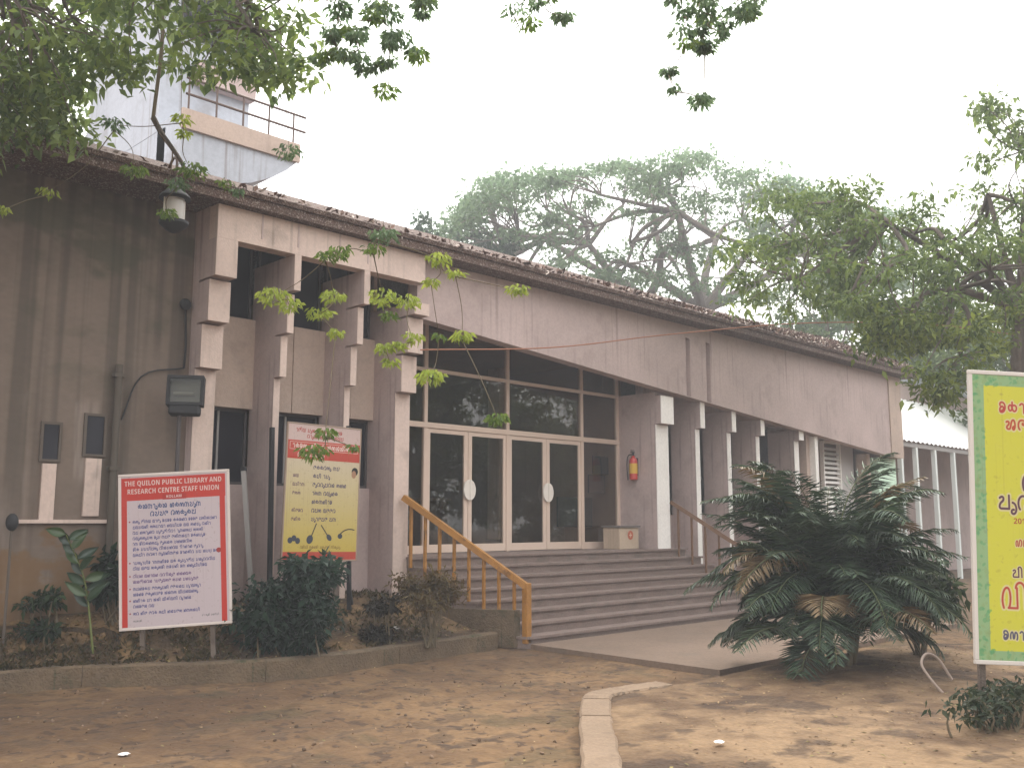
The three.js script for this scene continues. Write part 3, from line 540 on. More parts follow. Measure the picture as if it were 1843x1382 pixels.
const redTex = canvasTex(1024, 1466, (c) => {
  c.fillStyle = '#dccbd0'; c.fillRect(0, 0, 1024, 1466); c.fillStyle = '#d5301c'; c.fillRect(8, 14, 1002, 224); c.fillRect(4, 14, 52, 1448); c.fillRect(952, 14, 52, 1448);
  c.fillStyle = '#f0d5cf'; c.textAlign = 'center'; c.font = 'bold 68px sans-serif';
  c.save(); c.translate(505, 92); c.scale(0.84, 1); c.fillText('THE QUILON PUBLIC LIBRARY AND', 0, 0); c.restore();
  c.save(); c.translate(505, 172); c.scale(0.84, 1); c.fillText('RESEARCH CENTRE STAFF UNION', 0, 0); c.restore();
  c.fillStyle = '#c02415'; c.fillRect(400, 186, 230, 56); c.fillStyle = '#f0d5cf'; c.font = 'bold 38px sans-serif'; c.fillText('KOLLAM', 510, 226);
  seed = 501; words(c, 160, 320, 44, 9, '#3c4f86', 900); words(c, 280, 396, 44, 9, '#3c4f86', 800);
  const rows = [[460, 1, 940], [514, 0, 920], [568, 0, 850], [622, 0, 930], [676, 0, 730], [730, 0, 790], [784, 0, 950], [862, 1, 930], [916, 0, 900], [990, 1, 690], [1044, 0, 800], [1112, 1, 760], [1166, 0, 740], [1226, 1, 690], [1280, 0, 450], [1348, 1, 830]];
  for (const [y, b, x1] of rows) { words(c, 110, y, 27, 5.5, y % 3 ? '#4a4a8c' : '#6a4a86', x1); if (b) { c.fillStyle = '#a8434a'; c.beginPath(); c.arc(80, y - 14, 8, 0, 7); c.fill(); } }
  c.fillStyle = '#b02a22'; c.beginPath(); c.arc(935, 770, 24, 0, 7); c.fill(); words(c, 110, 1414, 16, 3, '#777', 300); words(c, 760, 1400, 16, 3, '#777', 950);
});
{
  const bl = at(219, 1131, 10.72), r = Rt.clone().addScaledVector(Fh, 0.12);
  boardThing('union_notice_board', 'white notice board with a red heading and red borders leaning behind the kerb', 'notice board', bl, r, 1.14, 1.64, 0.062, redTex, { frame: 0.03, frameMat: STD({ color: lin(0.6, 0.52, 0.48), roughness: 0.5 }), legs: [0.2, 0.95], legLen: 0.72 });
}
const yelTex = canvasTex(800, 1340, (c) => {
  const g = c.createLinearGradient(0, 0, 0, 1340); g.addColorStop(0, '#dcc0b8'); g.addColorStop(0.3, '#e0cfae'); g.addColorStop(0.6, '#dcc88a'); g.addColorStop(1, '#d9bd4e'); c.fillStyle = g; c.fillRect(0, 0, 800, 1340);
  c.fillStyle = '#dfc4be'; c.fillRect(0, 0, 800, 160); c.fillStyle = '#cc4a38'; c.fillRect(0, 160, 800, 185); c.fillRect(0, 1262, 800, 78);
  seed = 611; words(c, 80, 72, 34, 7, '#b8463c', 740); words(c, 200, 130, 34, 7, '#b8463c', 640);
  c.strokeStyle = '#f0d9cc'; c.lineWidth = 5; c.strokeRect(22, 178, 756, 72); words(c, 50, 236, 44, 9, '#f3ddd2', 760); words(c, 110, 322, 46, 9, '#f3ddd2', 700);
  for (let i = 0; i < 7; i++) { const y = 440 + i * 86; words(c, 70, y, 30, 6, '#6b4a5c', 240); words(c, 285, y, 36, 7, '#4a3f66', i < 2 ? 660 : 740); }
  c.fillStyle = '#1d1a1c'; c.beginPath(); c.ellipse(752, 440, 36, 42, 0, 0, 7); c.fill(); c.fillStyle = '#b98a6a'; c.beginPath(); c.ellipse(742, 470, 26, 40, 0, 0, 7); c.fill();
  // small instruments printed at the foot
  c.fillStyle = '#3b4152'; c.strokeStyle = '#4a4038'; c.lineWidth = 12; for (const [x, y] of [[70, 1150], [110, 1130], [150, 1155]]) { c.beginPath(); c.ellipse(x, y, 26, 30, 0, 0, 7); c.fill(); }
  c.beginPath(); c.moveTo(285, 1140); c.lineTo(345, 985); c.stroke(); c.beginPath(); c.ellipse(280, 1140, 34, 44, 0.3, 0, 7); c.fill();
  c.beginPath(); c.moveTo(400, 1000); c.lineTo(480, 1110); c.stroke(); c.beginPath(); c.ellipse(490, 1120, 24, 36, -0.6, 0, 7); c.fill();
  c.beginPath(); c.moveTo(590, 1110); c.quadraticCurveTo(660, 1010, 770, 1040); c.stroke(); c.beginPath(); c.arc(610, 1105, 26, 0, 7); c.fill();
  words(c, 180, 1228, 24, 4.5, '#8a6a2a', 660);
});
{
  const y0 = 1.24, bl = V(6.53, y0, -10.5);
  boardThing('programme_board', 'tall yellow programme board with a red band propped before the fins', 'notice board', bl, V(1, 0, 0.02), 1.09, 1.7, -0.02, yelTex, { frame: 0.02, frameMat: STD({ color: lin(0.3, 0.22, 0.17) }), legs: [0.24, 0.84], legLen: 1.05 });
  const s = thing('iron_stand', 'thin dark iron bars standing behind the yellow programme board', 'stand', [7.75, 0.6, -10.7]);
  part('bar', bar(V(7.72, 0.55, -10.72), V(7.68, 3.0, -10.78), 0.05, 0.05), M.black, s); part('bar', bar(V(7.75, 0.62, -10.7), V(7.6, 1.1, -10.62), 0.03, 0.03), M.black, s); part('bar', bar(V(6.5, 0.6, -10.7), V(6.5, 2.9, -10.78), 0.05, 0.05), M.black, s);
  const r2 = thing('leaning_pole', 'slim grey pole leaning in the window bay beside the programme board', 'pole', [6.35, 0.6, -11]);
  part('shaft', bar(V(6.42, 0.6, -10.95), V(6.3, 2.35, -11.1), 0.05, 0.05), M.grey, r2); part('end_cap', bar(V(6.3, 2.352, -11.1), V(6.297, 2.4, -11.104), 0.06, 0.06), M.black, r2);
}
const banTex = canvasTex(1024, 1536, (c) => {
  c.fillStyle = '#dcd83c'; c.fillRect(0, 0, 1024, 1536); c.fillStyle = '#98bb86'; c.fillRect(0, 0, 1024, 60); c.fillRect(0, 0, 62, 1536); c.fillRect(0, 1486, 1024, 50);
  seed = 77; for (let i = 0; i < 420; i++) { const v = rnd(); c.fillStyle = v < 0.5 ? 'rgba(90,165,105,0.5)' : 'rgba(150,175,110,0.45)'; const e = rnd(); const [x, y] = e < 0.4 ? [rr(0, 62), rr(0, 1536)] : e < 0.7 ? [rr(0, 1024), rr(0, 60)] : [rr(0, 1024), rr(1488, 1536)]; c.beginPath(); c.ellipse(x, y, rr(5, 16), rr(4, 12), rr(0, 3), 0, 7); c.fill(); }
  const k = 2.93, X = (px) => (px - 1746) * k, Y = (py) => (py - 672) * k;
  const out = (wd, px, py, h, w, a) => { script(c, wd, X(px), Y(py), h * k, w * 2.6, '#e3d79a'); return script(c, wd, X(px), Y(py), h * k, w, a); };
  out(['e', 'ka', 'aa', 'la', 'la'], 1796, 742, 20, 10, '#c2382c'); out(['AA', 'da', 'ra', 'na'], 1808, 774, 20, 11, '#c5481f');
  out(['na', 'ka', 'la'], 1836, 886, 30, 13, '#5c2a44'); out(['pa', 'u', 'ra', 'va', 'na'], 1790, 922, 26, 12, '#5c2a44');
  c.fillStyle = '#b0492c'; c.font = 'bold 42px sans-serif'; c.fillText('2015', X(1817), Y(949)); out(['E', 'va', 'na', 'la'], 1820, 990, 13, 7, '#b84a2a');
  const e1 = out(['pa', 'i'], 1812, 1046, 15, 8, '#5c2a44'); c.fillStyle = '#5c2a44'; c.beginPath(); c.arc(e1 + 8, Y(1045), 7, 0, 7); c.fill(); out(['da', 'ra'], 1842, 1046, 15, 8, '#5c2a44');
  out(['va', 'i', 'e', 'na', 'aa', 'da'], 1790, 1102, 38, 12, '#c2402c'); out(['na', 'ra'], 1838, 1132, 14, 7, '#5c2a44'); const e2 = out(['e', 'Da', 'aa'], 1791, 1158, 16, 9, '#54506c'); c.fillStyle = '#54506c'; c.beginPath(); c.arc(e2 + 8, Y(1156), 7, 0, 7); c.fill(); out(['ka', 'ra', 'la'], 1845, 1158, 16, 9, '#54506c');
});
{
  const bl = at(1762, 1187, 8), r = Rt.clone().addScaledVector(Fh, 0.06);
  boardThing('event_banner', 'tall yellow banner with a green border and red script beside the palm', 'banner', bl, r, 1.6, 2.34, -0.045, banTex, { frame: 0.035, wave: 0.008, frameMat: STD({ color: lin(0.55, 0.5, 0.46), roughness: 0.6 }), legs: [0.05, 0.8, 1.55], legLen: 0.8 });
}
// floodlight on its pole
{
  const c = onZ(333, 703, -10.8), t = thing('floodlight', 'black square floodlight with a glass face on a thin pole before the stained wall', 'floodlight', [c.x, 0.5, c.z]);
  const place = (g, lx, ly, lz) => g.rotateX(-0.12).rotateY(-0.62).translate(c.x + lx, c.y + ly, c.z + lz);
  part('housing', [place(new THREE.BoxGeometry(0.42, 0.36, 0.03).translate(0, 0, -0.11), 0, 0, 0), place(new THREE.BoxGeometry(0.42, 0.03, 0.14).translate(0, 0.165, -0.04), 0, 0, 0), place(new THREE.BoxGeometry(0.42, 0.03, 0.14).translate(0, -0.165, -0.04), 0, 0, 0), place(new THREE.BoxGeometry(0.03, 0.3, 0.14).translate(-0.195, 0, -0.04), 0, 0, 0), place(new THREE.BoxGeometry(0.03, 0.3, 0.14).translate(0.195, 0, -0.04), 0, 0, 0)], M.black, t);
  part('bezel', [[0, 0.165, 0.42, 0.035], [0, -0.165, 0.42, 0.035], [-0.195, 0, 0.035, 0.3], [0.195, 0, 0.035, 0.3]].map(([x, y, w, h]) => place(new THREE.BoxGeometry(w, h, 0.012).translate(x, y, 0.034), 0, 0, 0)), M.black, t);
  part('reflector', place(new THREE.BoxGeometry(0.36, 0.3, 0.01).translate(0, 0, -0.085), 0, 0, 0), STD({ color: lin(0.42, 0.41, 0.39), roughness: 0.4, metalness: 0.3 }), t);
  part('lamp_tube', place(new THREE.CylinderGeometry(0.022, 0.022, 0.24, 10).rotateZ(Math.PI / 2).translate(-0.02, -0.03, -0.04), 0, 0, 0), STD({ color: lin(0.75, 0.72, 0.68), roughness: 0.3 }), t);
  part('glass_face', place(new THREE.BoxGeometry(0.36, 0.3, 0.006).translate(0, 0, 0.02), 0, 0, 0), PHY({ transmission: 1, thickness: 0, roughness: 0.05, specularIntensity: 0.5, color: lin(0.6, 0.6, 0.57) }), t);
  part('gear_box', place(new RoundedBoxGeometry(0.36, 0.12, 0.17, 2, 0.03).translate(0, -0.235, -0.05), 0, 0, 0), M.black, t);
  part('pole', cyl(c.x - 0.03, 0.45, c.y - 0.27, c.z - 0.06, 0.025), M.darkFrame, t);
  const q = onZ(333, 552, LZ + 0.05), w = thing('wall_conduit', 'thin black conduit with a round cap fixed to the stained wall above the floodlight', 'conduit', [q.x, 3.4, q.z]);
  part('pipe', tube([V(q.x, q.y, q.z), V(q.x + 0.03, q.y - 0.5, q.z), V(q.x + 0.02, 3.6, q.z)], 0.014, 6, 10), M.black, w); part('cap', new THREE.SphereGeometry(0.075, 14, 10).scale(1, 1, 0.7).translate(q.x, q.y + 0.03, q.z), M.black, w);
  part('cable', tube([V(q.x + 0.02, 3.6, q.z), V(q.x - 0.5, 3.45, q.z - 0.01), V(4.75, 2.9, LZ + 0.03)], 0.01, 5, 10), M.black, w);
}
// lantern below the roof edge
{
  const c = onZ(313, 378, -10.4), t = thing('hanging_lantern', 'old lantern with a pale glass cylinder and black base hanging below the roof edge', 'lantern', [c.x, c.y, c.z]);
  const L = (pts) => new THREE.LatheGeometry(pts.map((p) => new THREE.Vector2(...p)), 20).translate(c.x, c.y, c.z);
  part('cap', L([[0, 0.34], [0.04, 0.33], [0.06, 0.28], [0.17, 0.17], [0.18, 0.13], [0, 0.13]]), M.black, t);
  part('glass_cylinder', L([[0.11, 0.13], [0.115, 0.0], [0.11, -0.14]]), PHY({ color: lin(0.7, 0.66, 0.62), transmission: 0.4, thickness: 0, roughness: 0.4 }), t);
  part('base', L([[0, -0.14], [0.17, -0.14], [0.16, -0.18], [0.09, -0.24], [0.04, -0.27], [0, -0.28]]), M.black, t);
  part('hanger', [tube([V(c.x, c.y + 0.32, c.z), V(c.x, c.y + 0.62, c.z), V(c.x, c.y + 0.66, c.z - 0.08), V(c.x, 5.86, -10.6)], 0.018, 6, 12)], M.brownMetal, t);
  for (const s of [-1, 1]) part('guard_rod', cyl(c.x + s * 0.125, c.y - 0.14, c.y + 0.13, c.z, 0.008, 0.008, 6), STD({ color: lin(0.7, 0.66, 0.6) }), t);
}
// low wall lamp post and sagging cable
{
  const p = onZ(20, 950, -11.1), t = thing('bollard_lamp', 'thin post with a dark round head standing at the foot of the stained wall', 'lamp post', [p.x, 0.2, p.z]);
  part('post', cyl(p.x, 0.15, p.y - 0.02, p.z, 0.014), M.slit, t); part('head', new THREE.SphereGeometry(0.075, 16, 12).scale(0.85, 1.25, 0.85).translate(p.x, p.y + 0.06, p.z), M.black, t);
  solo('sagging_cable', tube([V(8.66, 4.14, -10.45), V(11.5, 4.55, -10.5), V(14.9, 5.25, -10.5), V(17, 5.55, -9.0), V(16.2, 5.0, -6.2), V(18.3, 5.05, -5.6)], 0.011, 5, 60), STD({ color: lin(0.3, 0.12, 0.06), roughness: 0.7 }), 'thin orange cable strung across the beam towards the tree', 'cable');
  const h = onY(1690, 1230, 0.2); solo('bent_pipe', tube([h.clone().add(V(-0.12, -0.08, 0.1)), h.clone().add(V(-0.13, 0.03, 0.0)), h.clone().add(V(-0.12, 0.18, -0.1)), h.clone().add(V(0.0, 0.26, -0.1)), h.clone().add(V(0.12, 0.22, -0.05)), h.clone().add(V(0.2, 0.02, 0.05))], 0.013, 8, 30), STD({ color: lin(0.32, 0.25, 0.21), roughness: 0.6 }), 'pale bent pipe hooping out of the sandy bed by the banner', 'pipe');
}

// ------------------------------------------------------------------ plants
function bushThing(name, label, base, c, rad, n, len, wid, ca, cb, o = {}) {
  const t = thing(name, label, o.cat ?? 'bush', [base.x, base.y, base.z], o.group), L = new Leaves(), stems = [];
  const K = o.k ?? 16, sp = o.spread ?? 0.08;
  for (let i = 0; i < K; i++) { const q = ball(); q.y = Math.abs(q.y) * 1.3 - (o.low ?? 0.35); q.multiplyScalar(0.72); const cc = V(c.x + q.x * rad.x, c.y + q.y * rad.y, c.z + q.z * rad.z); if (o.spread && i % 5 < 2) { cc.lerp(V(c.x, cc.y, c.z), 0.4); cc.y = base.y + rr(0.1, 0.22); } clump(L, cc, rad.clone().multiplyScalar(0.42), Math.round(n / K), len, wid, ca, cb, o.hang ?? 0.3); stems.push(tube([o.spread ? V(cc.x + rr(-0.05, 0.05), base.y - 0.05, cc.z + rr(-0.05, 0.05)) : base.clone().add(V(rr(-0.08, 0.08), -0.05, rr(-0.08, 0.08))), (o.spread ? V(cc.x, lerp(base.y, cc.y, 0.5), cc.z) : base.clone().lerp(cc, 0.5)).add(V(rr(-0.08, 0.08), 0, rr(-0.08, 0.08))), cc], 0.014, 4, 5, 0.005)); }
  part('foliage', L.geo(), M_leaf, t, { keepUV: true }); part('stem', stems, M.twig, t); return t;
}
seed = 1001;
{ const c = at(515, 1078, 11.35), b = at(515, 1160, 11.35); bushThing('round_bush', 'dense dark green bush in the bed between the red and the yellow boards', V(b.x, bedY(b.x, b.z), b.z), c, V(0.76, 0.52, 0.7), 6000, 0.1, 0.05, [0.01, 0.028, 0.018], [0.024, 0.06, 0.032], { k: 36, spread: 1, low: 0.75 }); }
{ const c = at(560, 1030, 11.6), b = at(560, 1100, 11.6); bushThing('leafy_shrub', 'small blue-green shrub at the foot of the programme board', V(b.x, bedY(b.x, b.z), b.z), c, V(0.5, 0.3, 0.45), 900, 0.13, 0.06, [0.03, 0.06, 0.045], [0.06, 0.11, 0.07], { k: 9 }); }
{ const c = at(775, 1070, 12.4), b = at(775, 1115, 12.4); bushThing('dry_bush', 'brown half-dry twiggy bush beside the ochre handrail', V(b.x, bedY(b.x, b.z), b.z), c, V(0.68, 0.42, 0.6), 2300, 0.09, 0.028, [0.13, 0.075, 0.03], [0.17, 0.13, 0.05], { k: 14, hang: 0.1 }); }
{ const c = at(200, 1040, 10.95), b = at(200, 1120, 10.95); bushThing('dark_shrub', 'tall dark shrub standing beside the edge of the red notice board', V(b.x, bedY(b.x, b.z), b.z), c, V(0.17, 0.5, 0.2), 420, 0.16, 0.075, [0.015, 0.035, 0.02], [0.03, 0.07, 0.035], { k: 9 }); }
{ const c = at(70, 1085, 10.5), b = at(70, 1110, 10.5); bushThing('low_weeds', 'low dark weeds along the foot of the stained wall', V(b.x, bedY(b.x, b.z), b.z), c, V(0.4, 0.16, 0.4), 420, 0.1, 0.045, [0.02, 0.04, 0.02], [0.05, 0.09, 0.03], { k: 12, spread: 1 }); }
{ const c = at(690, 1090, 12.3), b = at(690, 1112, 12.3); bushThing('dead_undergrowth', 'dark heap of dead leaves and stems at the base of the entrance fin', V(b.x, bedY(b.x, b.z), b.z), c, V(0.45, 0.16, 0.4), 600, 0.1, 0.04, [0.03, 0.022, 0.016], [0.05, 0.04, 0.02], { k: 12, spread: 1 }); }
{ const c = at(1655, 1085, 11.3), b = at(1655, 1165, 11.3); bushThing('glossy_shrub', 'mixed glossy shrub growing between the palm and the banner', V(b.x, bed2Y(b.x, b.z), b.z), c, V(0.55, 0.55, 0.5), 1500, 0.15, 0.06, [0.02, 0.045, 0.025], [0.08, 0.11, 0.04], { k: 14 }); }
{ const c = at(1800, 1250, 7.8), b = at(1800, 1272, 7.8); bushThing('low_ground_plant', 'low dark plants under the lower edge of the yellow banner', V(b.x, bed2Y(b.x, b.z), b.z), c, V(1.1, 0.07, 0.4), 800, 0.07, 0.03, [0.02, 0.042, 0.02], [0.06, 0.07, 0.03], { k: 34, spread: 1 }); }
{ // seedling with large leaves, each one its own piece
  const b = at(172, 1108, 10.62); b.y = bedY(b.x, b.z); const t = thing('broadleaf_seedling', 'leaning young plant with large glossy leaves before the stained wall', 'plant', [b.x, b.y, b.z]);
  const tip = at(118, 962, 10.5), mid = at(150, 1040, 10.6); const cv = new THREE.CatmullRomCurve3([b.clone().add(V(0, -0.05, 0)), mid, tip]);
  part('stem', tube([b.clone().add(V(0, -0.05, 0)), mid, tip], 0.014, 6, 14, 0.006), STD({ color: lin(0.12, 0.14, 0.04) }), t);
  const mats = [[0.012, 0.03, 0.016], [0.02, 0.045, 0.02], [0.035, 0.065, 0.02]].map((c) => PHY({ color: lin(...c), roughness: 0.35 }));
  for (let i = 0; i < 15; i++) {
    const f = lerp(0.4, 1, i / 14), p = cv.getPointAt(f), sd = i % 2 ? 1 : -1, len = lerp(0.3, 0.22, i / 14), g = new THREE.PlaneGeometry(0.1, len, 4, 8), q = g.attributes.position;
    for (let k = 0; k < q.count; k++) { const v = clamp(q.getY(k) / len + 0.5), u = q.getX(k) / 0.05; q.setXYZ(k, u * 0.052 * Math.sin(Math.PI * Math.pow(v, 0.8)), v * len, 0.02 * u * u - 0.07 * v * v); }
    g.computeVertexNormals(); g.rotateX(rr(-0.5, 0.3)); g.rotateZ(-sd * rr(0.6, 1.35)); g.rotateY(yaw - Math.PI / 2 + rr(-0.7, 0.7)); g.translate(p.x, p.y, p.z);
    part('leaf', g, mats[i % 3], t);
  }
}
seed = 2002;
{ // clumping palm with arching feather fronds
  const b = V(10.05, 0.13, -5.1), t = thing('clumping_palm', 'wide dark green feather palm clump standing in the sandy bed before the steps', 'palm', [b.x, b.y, b.z]);
  for (let s = 0; s < 7; s++) { const a = s * 0.9, r = s ? 0.22 : 0; part('stem', tube([V(b.x + r * Math.cos(a), 0.1, b.z + r * Math.sin(a)), V(b.x + r * 1.3 * Math.cos(a), 0.5, b.z + r * 1.3 * Math.sin(a)), V(b.x + r * 1.7 * Math.cos(a), 0.95, b.z + r * 1.7 * Math.sin(a))], 0.035, 7, 6, 0.025), M.twig, t); }
  for (let i = 0; i < 150; i++) {
    const a = i * 2.39996, lift = rr(0.02, 1), r0 = rr(0.05, 0.3), L0 = rr(1.15, 1.7) * (0.82 + 0.18 * lift), y0 = rr(0.4, 1.4);
    const dir = V(Math.cos(a), 0, Math.sin(a)), el = lerp(0.15, 1.45, lift), pts = []; let p = V(b.x + dir.x * r0, y0, b.z + dir.z * r0), ang = el;
    const steps = 12, sg = L0 / steps; for (let k = 0; k <= steps; k++) { pts.push(p.clone()); p = p.clone().addScaledVector(dir, Math.cos(ang) * sg).add(V(0, Math.sin(ang) * sg, 0)); ang -= rr(0.06, 0.17) * (0.6 + k / steps); if (p.y < 0.25) ang = Math.max(ang, 0); }
    const cv = new THREE.CatmullRomCurve3(pts), Lf = new Leaves(), dead = rnd() < 0.1, ca = dead ? [0.2, 0.13, 0.06] : [0.022, 0.052, 0.03], cb = dead ? [0.3, 0.22, 0.12] : [0.085, 0.14, 0.07], NL = 58;
    for (let k = 4; k < NL; k++) for (const sd of [-1, 1]) {
      const f = k / NL, c = cv.getPointAt(f), tg = cv.getTangentAt(f), side = V(-dir.z, 0, dir.x).multiplyScalar(sd), nn = tg.clone().cross(side).normalize(); if (nn.y < 0) nn.negate();
      const d = side.multiplyScalar(0.8).addScaledVector(tg, 0.55).add(V(rr(-0.15, 0.15), rr(-0.45, 0.15), rr(-0.15, 0.15))).normalize(); Lf.add(c, d, nn, 0.34 * Math.sin(Math.PI * Math.pow(f, 0.7) * 0.92 + 0.15) + 0.04, rr(0.009, 0.017), tint(ca, cb));
    }
    const fr = part('frond', Lf.geo(), M_palm, t, { keepUV: true }); part('rachis', tube(pts, 0.009, 4, 12, 0.003), STD({ color: lin(0.09, 0.11, 0.04) }), fr);
  }
}

// ------------------------------------------------------------------ trees
function limb(a, b, r0, r1, sag = 0.1) { const m = a.clone().lerp(b, 0.5).add(V(rr(-1, 1), rr(-0.4, 1) , rr(-1, 1)).multiplyScalar(a.distanceTo(b) * sag)); return tube([a, m, b], r0, 7, 8, r1); }
// boughs split once between the main limbs and the leaf clumps
const nearest = (list, c) => { let b = list[0]; for (const h of list) if (h.distanceTo(c) < b.distanceTo(c)) b = h; return b; };
function branching(limbs, hubs, tops, every, r0, r1, r2, r3) {
  const mids = []; tops.forEach((c, i) => { if (i % every === 0) { const h = nearest(hubs, c), m = h.clone().lerp(c, rr(0.55, 0.8)); m.y -= rr(0, 0.25) * h.distanceTo(c) * 0.3; mids.push(m); limbs.push(limb(h, m, r0, r1, 0.16)); } });
  for (const c of tops) limbs.push(limb(nearest(mids, c), c, r2, r3, 0.16));
}
// far umbrella-shaped rain tree behind the roof
seed = 3003;
{
  const base = at(1262, 900, 44); base.y = 0; const t = thing('rain_tree', 'huge umbrella-crowned tree spreading behind the long roof', 'tree', [base.x, 0, base.z]);
  const fork = at(1265, 560, 44), limbs = [], L = new Leaves(); part('trunk', tube([base.clone().add(V(0, -0.2, 0)), base.clone().lerp(fork, 0.5).add(V(0.3, 0, 0)), fork], 0.65, 10, 10, 0.45), M.bark, t);
  const second = at(1165, 540, 46), b2 = at(1140, 900, 46); b2.y = 0; part('trunk', tube([b2, second], 0.4, 8, 6, 0.25), M.bark, t);
  const tops = [];
  // crown outline in the photo: dome from (720,440) over (1230,270) to (1560,420)
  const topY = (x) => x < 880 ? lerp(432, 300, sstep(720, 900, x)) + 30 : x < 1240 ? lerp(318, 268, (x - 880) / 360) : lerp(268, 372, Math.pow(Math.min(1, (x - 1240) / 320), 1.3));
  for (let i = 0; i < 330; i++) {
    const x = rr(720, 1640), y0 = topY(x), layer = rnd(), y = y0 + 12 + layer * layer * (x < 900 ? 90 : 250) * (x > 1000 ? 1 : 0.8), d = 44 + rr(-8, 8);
    const c = at(x, y, d); tops.push(c); const pale = layer < 0.25;  // upper clumps paler: sky light and glare put into leaf colour
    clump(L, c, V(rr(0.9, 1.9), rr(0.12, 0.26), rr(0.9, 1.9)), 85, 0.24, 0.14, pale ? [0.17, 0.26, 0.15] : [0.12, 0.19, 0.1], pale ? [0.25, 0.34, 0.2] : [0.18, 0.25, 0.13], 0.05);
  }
  const hubs = [[1120, 470, 0], [1190, 450, 1], [1290, 430, 0], [1360, 440, 0], [1060, 440, 1], [1220, 380, 0], [980, 430, 1], [1440, 450, 0]].map(([x, y, s]) => { const h = at(x, y, 44 + rr(-4, 4)); limbs.push(limb(s ? second : fork, h, 0.26, 0.14, 0.08)); return h; });
  branching(limbs, hubs, tops, 7, 0.13, 0.06, 0.045, 0.012);
  part('limbs', limbs, M.bark, t); part('crown', L.geo(), M_leaf, t, { keepUV: true });
}
// tree in front of the far end of the building
seed = 4004;
{
  const base = at(1838, 1000, 17); base.y = 0; const t = thing('spreading_tree', 'leafy tree with low boughs tinted backlit yellow-green hanging before the far end of the roof', 'tree', [base.x, 0, base.z]);
  const fork = at(1838, 560, 17), limbs = [], L = new Leaves(); part('trunk', tube([base.clone().add(V(0, -0.2, 0)), at(1832, 760, 17), fork], 0.17, 10, 10, 0.13), M.bark, t);
  const spots = [];
  for (let i = 0; i < 92; i++) { // main mass
    const x = rr(1470, 1990), y = lerp(x > 1760 ? 250 : 370 + 30 * Math.sin(x * 0.03), 560, Math.pow(rnd(), 0.85)); spots.push([x, y, rr(13.5, 20), 0]);
  }
  for (let i = 0; i < 30; i++) spots.push([rr(1310, 1560), rr(430, 560), rr(15, 19), 1]);
  for (let i = 0; i < 44; i++) { const x = rr(1560, 1840); spots.push([x, rr(560, x > 1700 ? 655 : 625), rr(14.5, 19), 2]); }
  for (let i = 0; i < 26; i++) spots.push([rr(1370, 1560), rr(340, 470), rr(15, 20), 0]);
  for (let i = 0; i < 7; i++) spots.push([rr(1660, 1735), rr(640, 722), rr(14.5, 16), 2]);
  for (let i = 0; i < 10; i++) spots.push([rr(1770, 1900), rr(190, 300), rr(15, 19), 0]);
  const hubs = [[1700, 430], [1600, 400], [1780, 350], [1850, 300], [1720, 520], [1920, 420]].map(([x, y]) => { const h = at(x, y, 16.5); limbs.push(limb(fork, h, 0.085, 0.035, 0.06)); return h; });
  const tops2 = [];
  for (const [x, y, d, k] of spots) {
    const c = at(x, y, d), yel = k === 2 ? 0.85 : k === 1 ? 0.4 : 0.2;  // low boughs yellower: backlight put into leaf colour
    clump(L, c, V(rr(0.35, 0.75), rr(0.18, 0.36), rr(0.35, 0.75)), k === 1 ? 60 : 88, 0.14, 0.062, GREEN_D, mix(GREEN_M, GREEN_Y, yel), 0.35);
    tops2.push(c);
  }
  branching(limbs, hubs, tops2, 6, 0.045, 0.022, 0.018, 0.005);
  part('limbs', limbs, M.bark, t); part('crown', L.geo(), M_leaf, t, { keepUV: true });
}
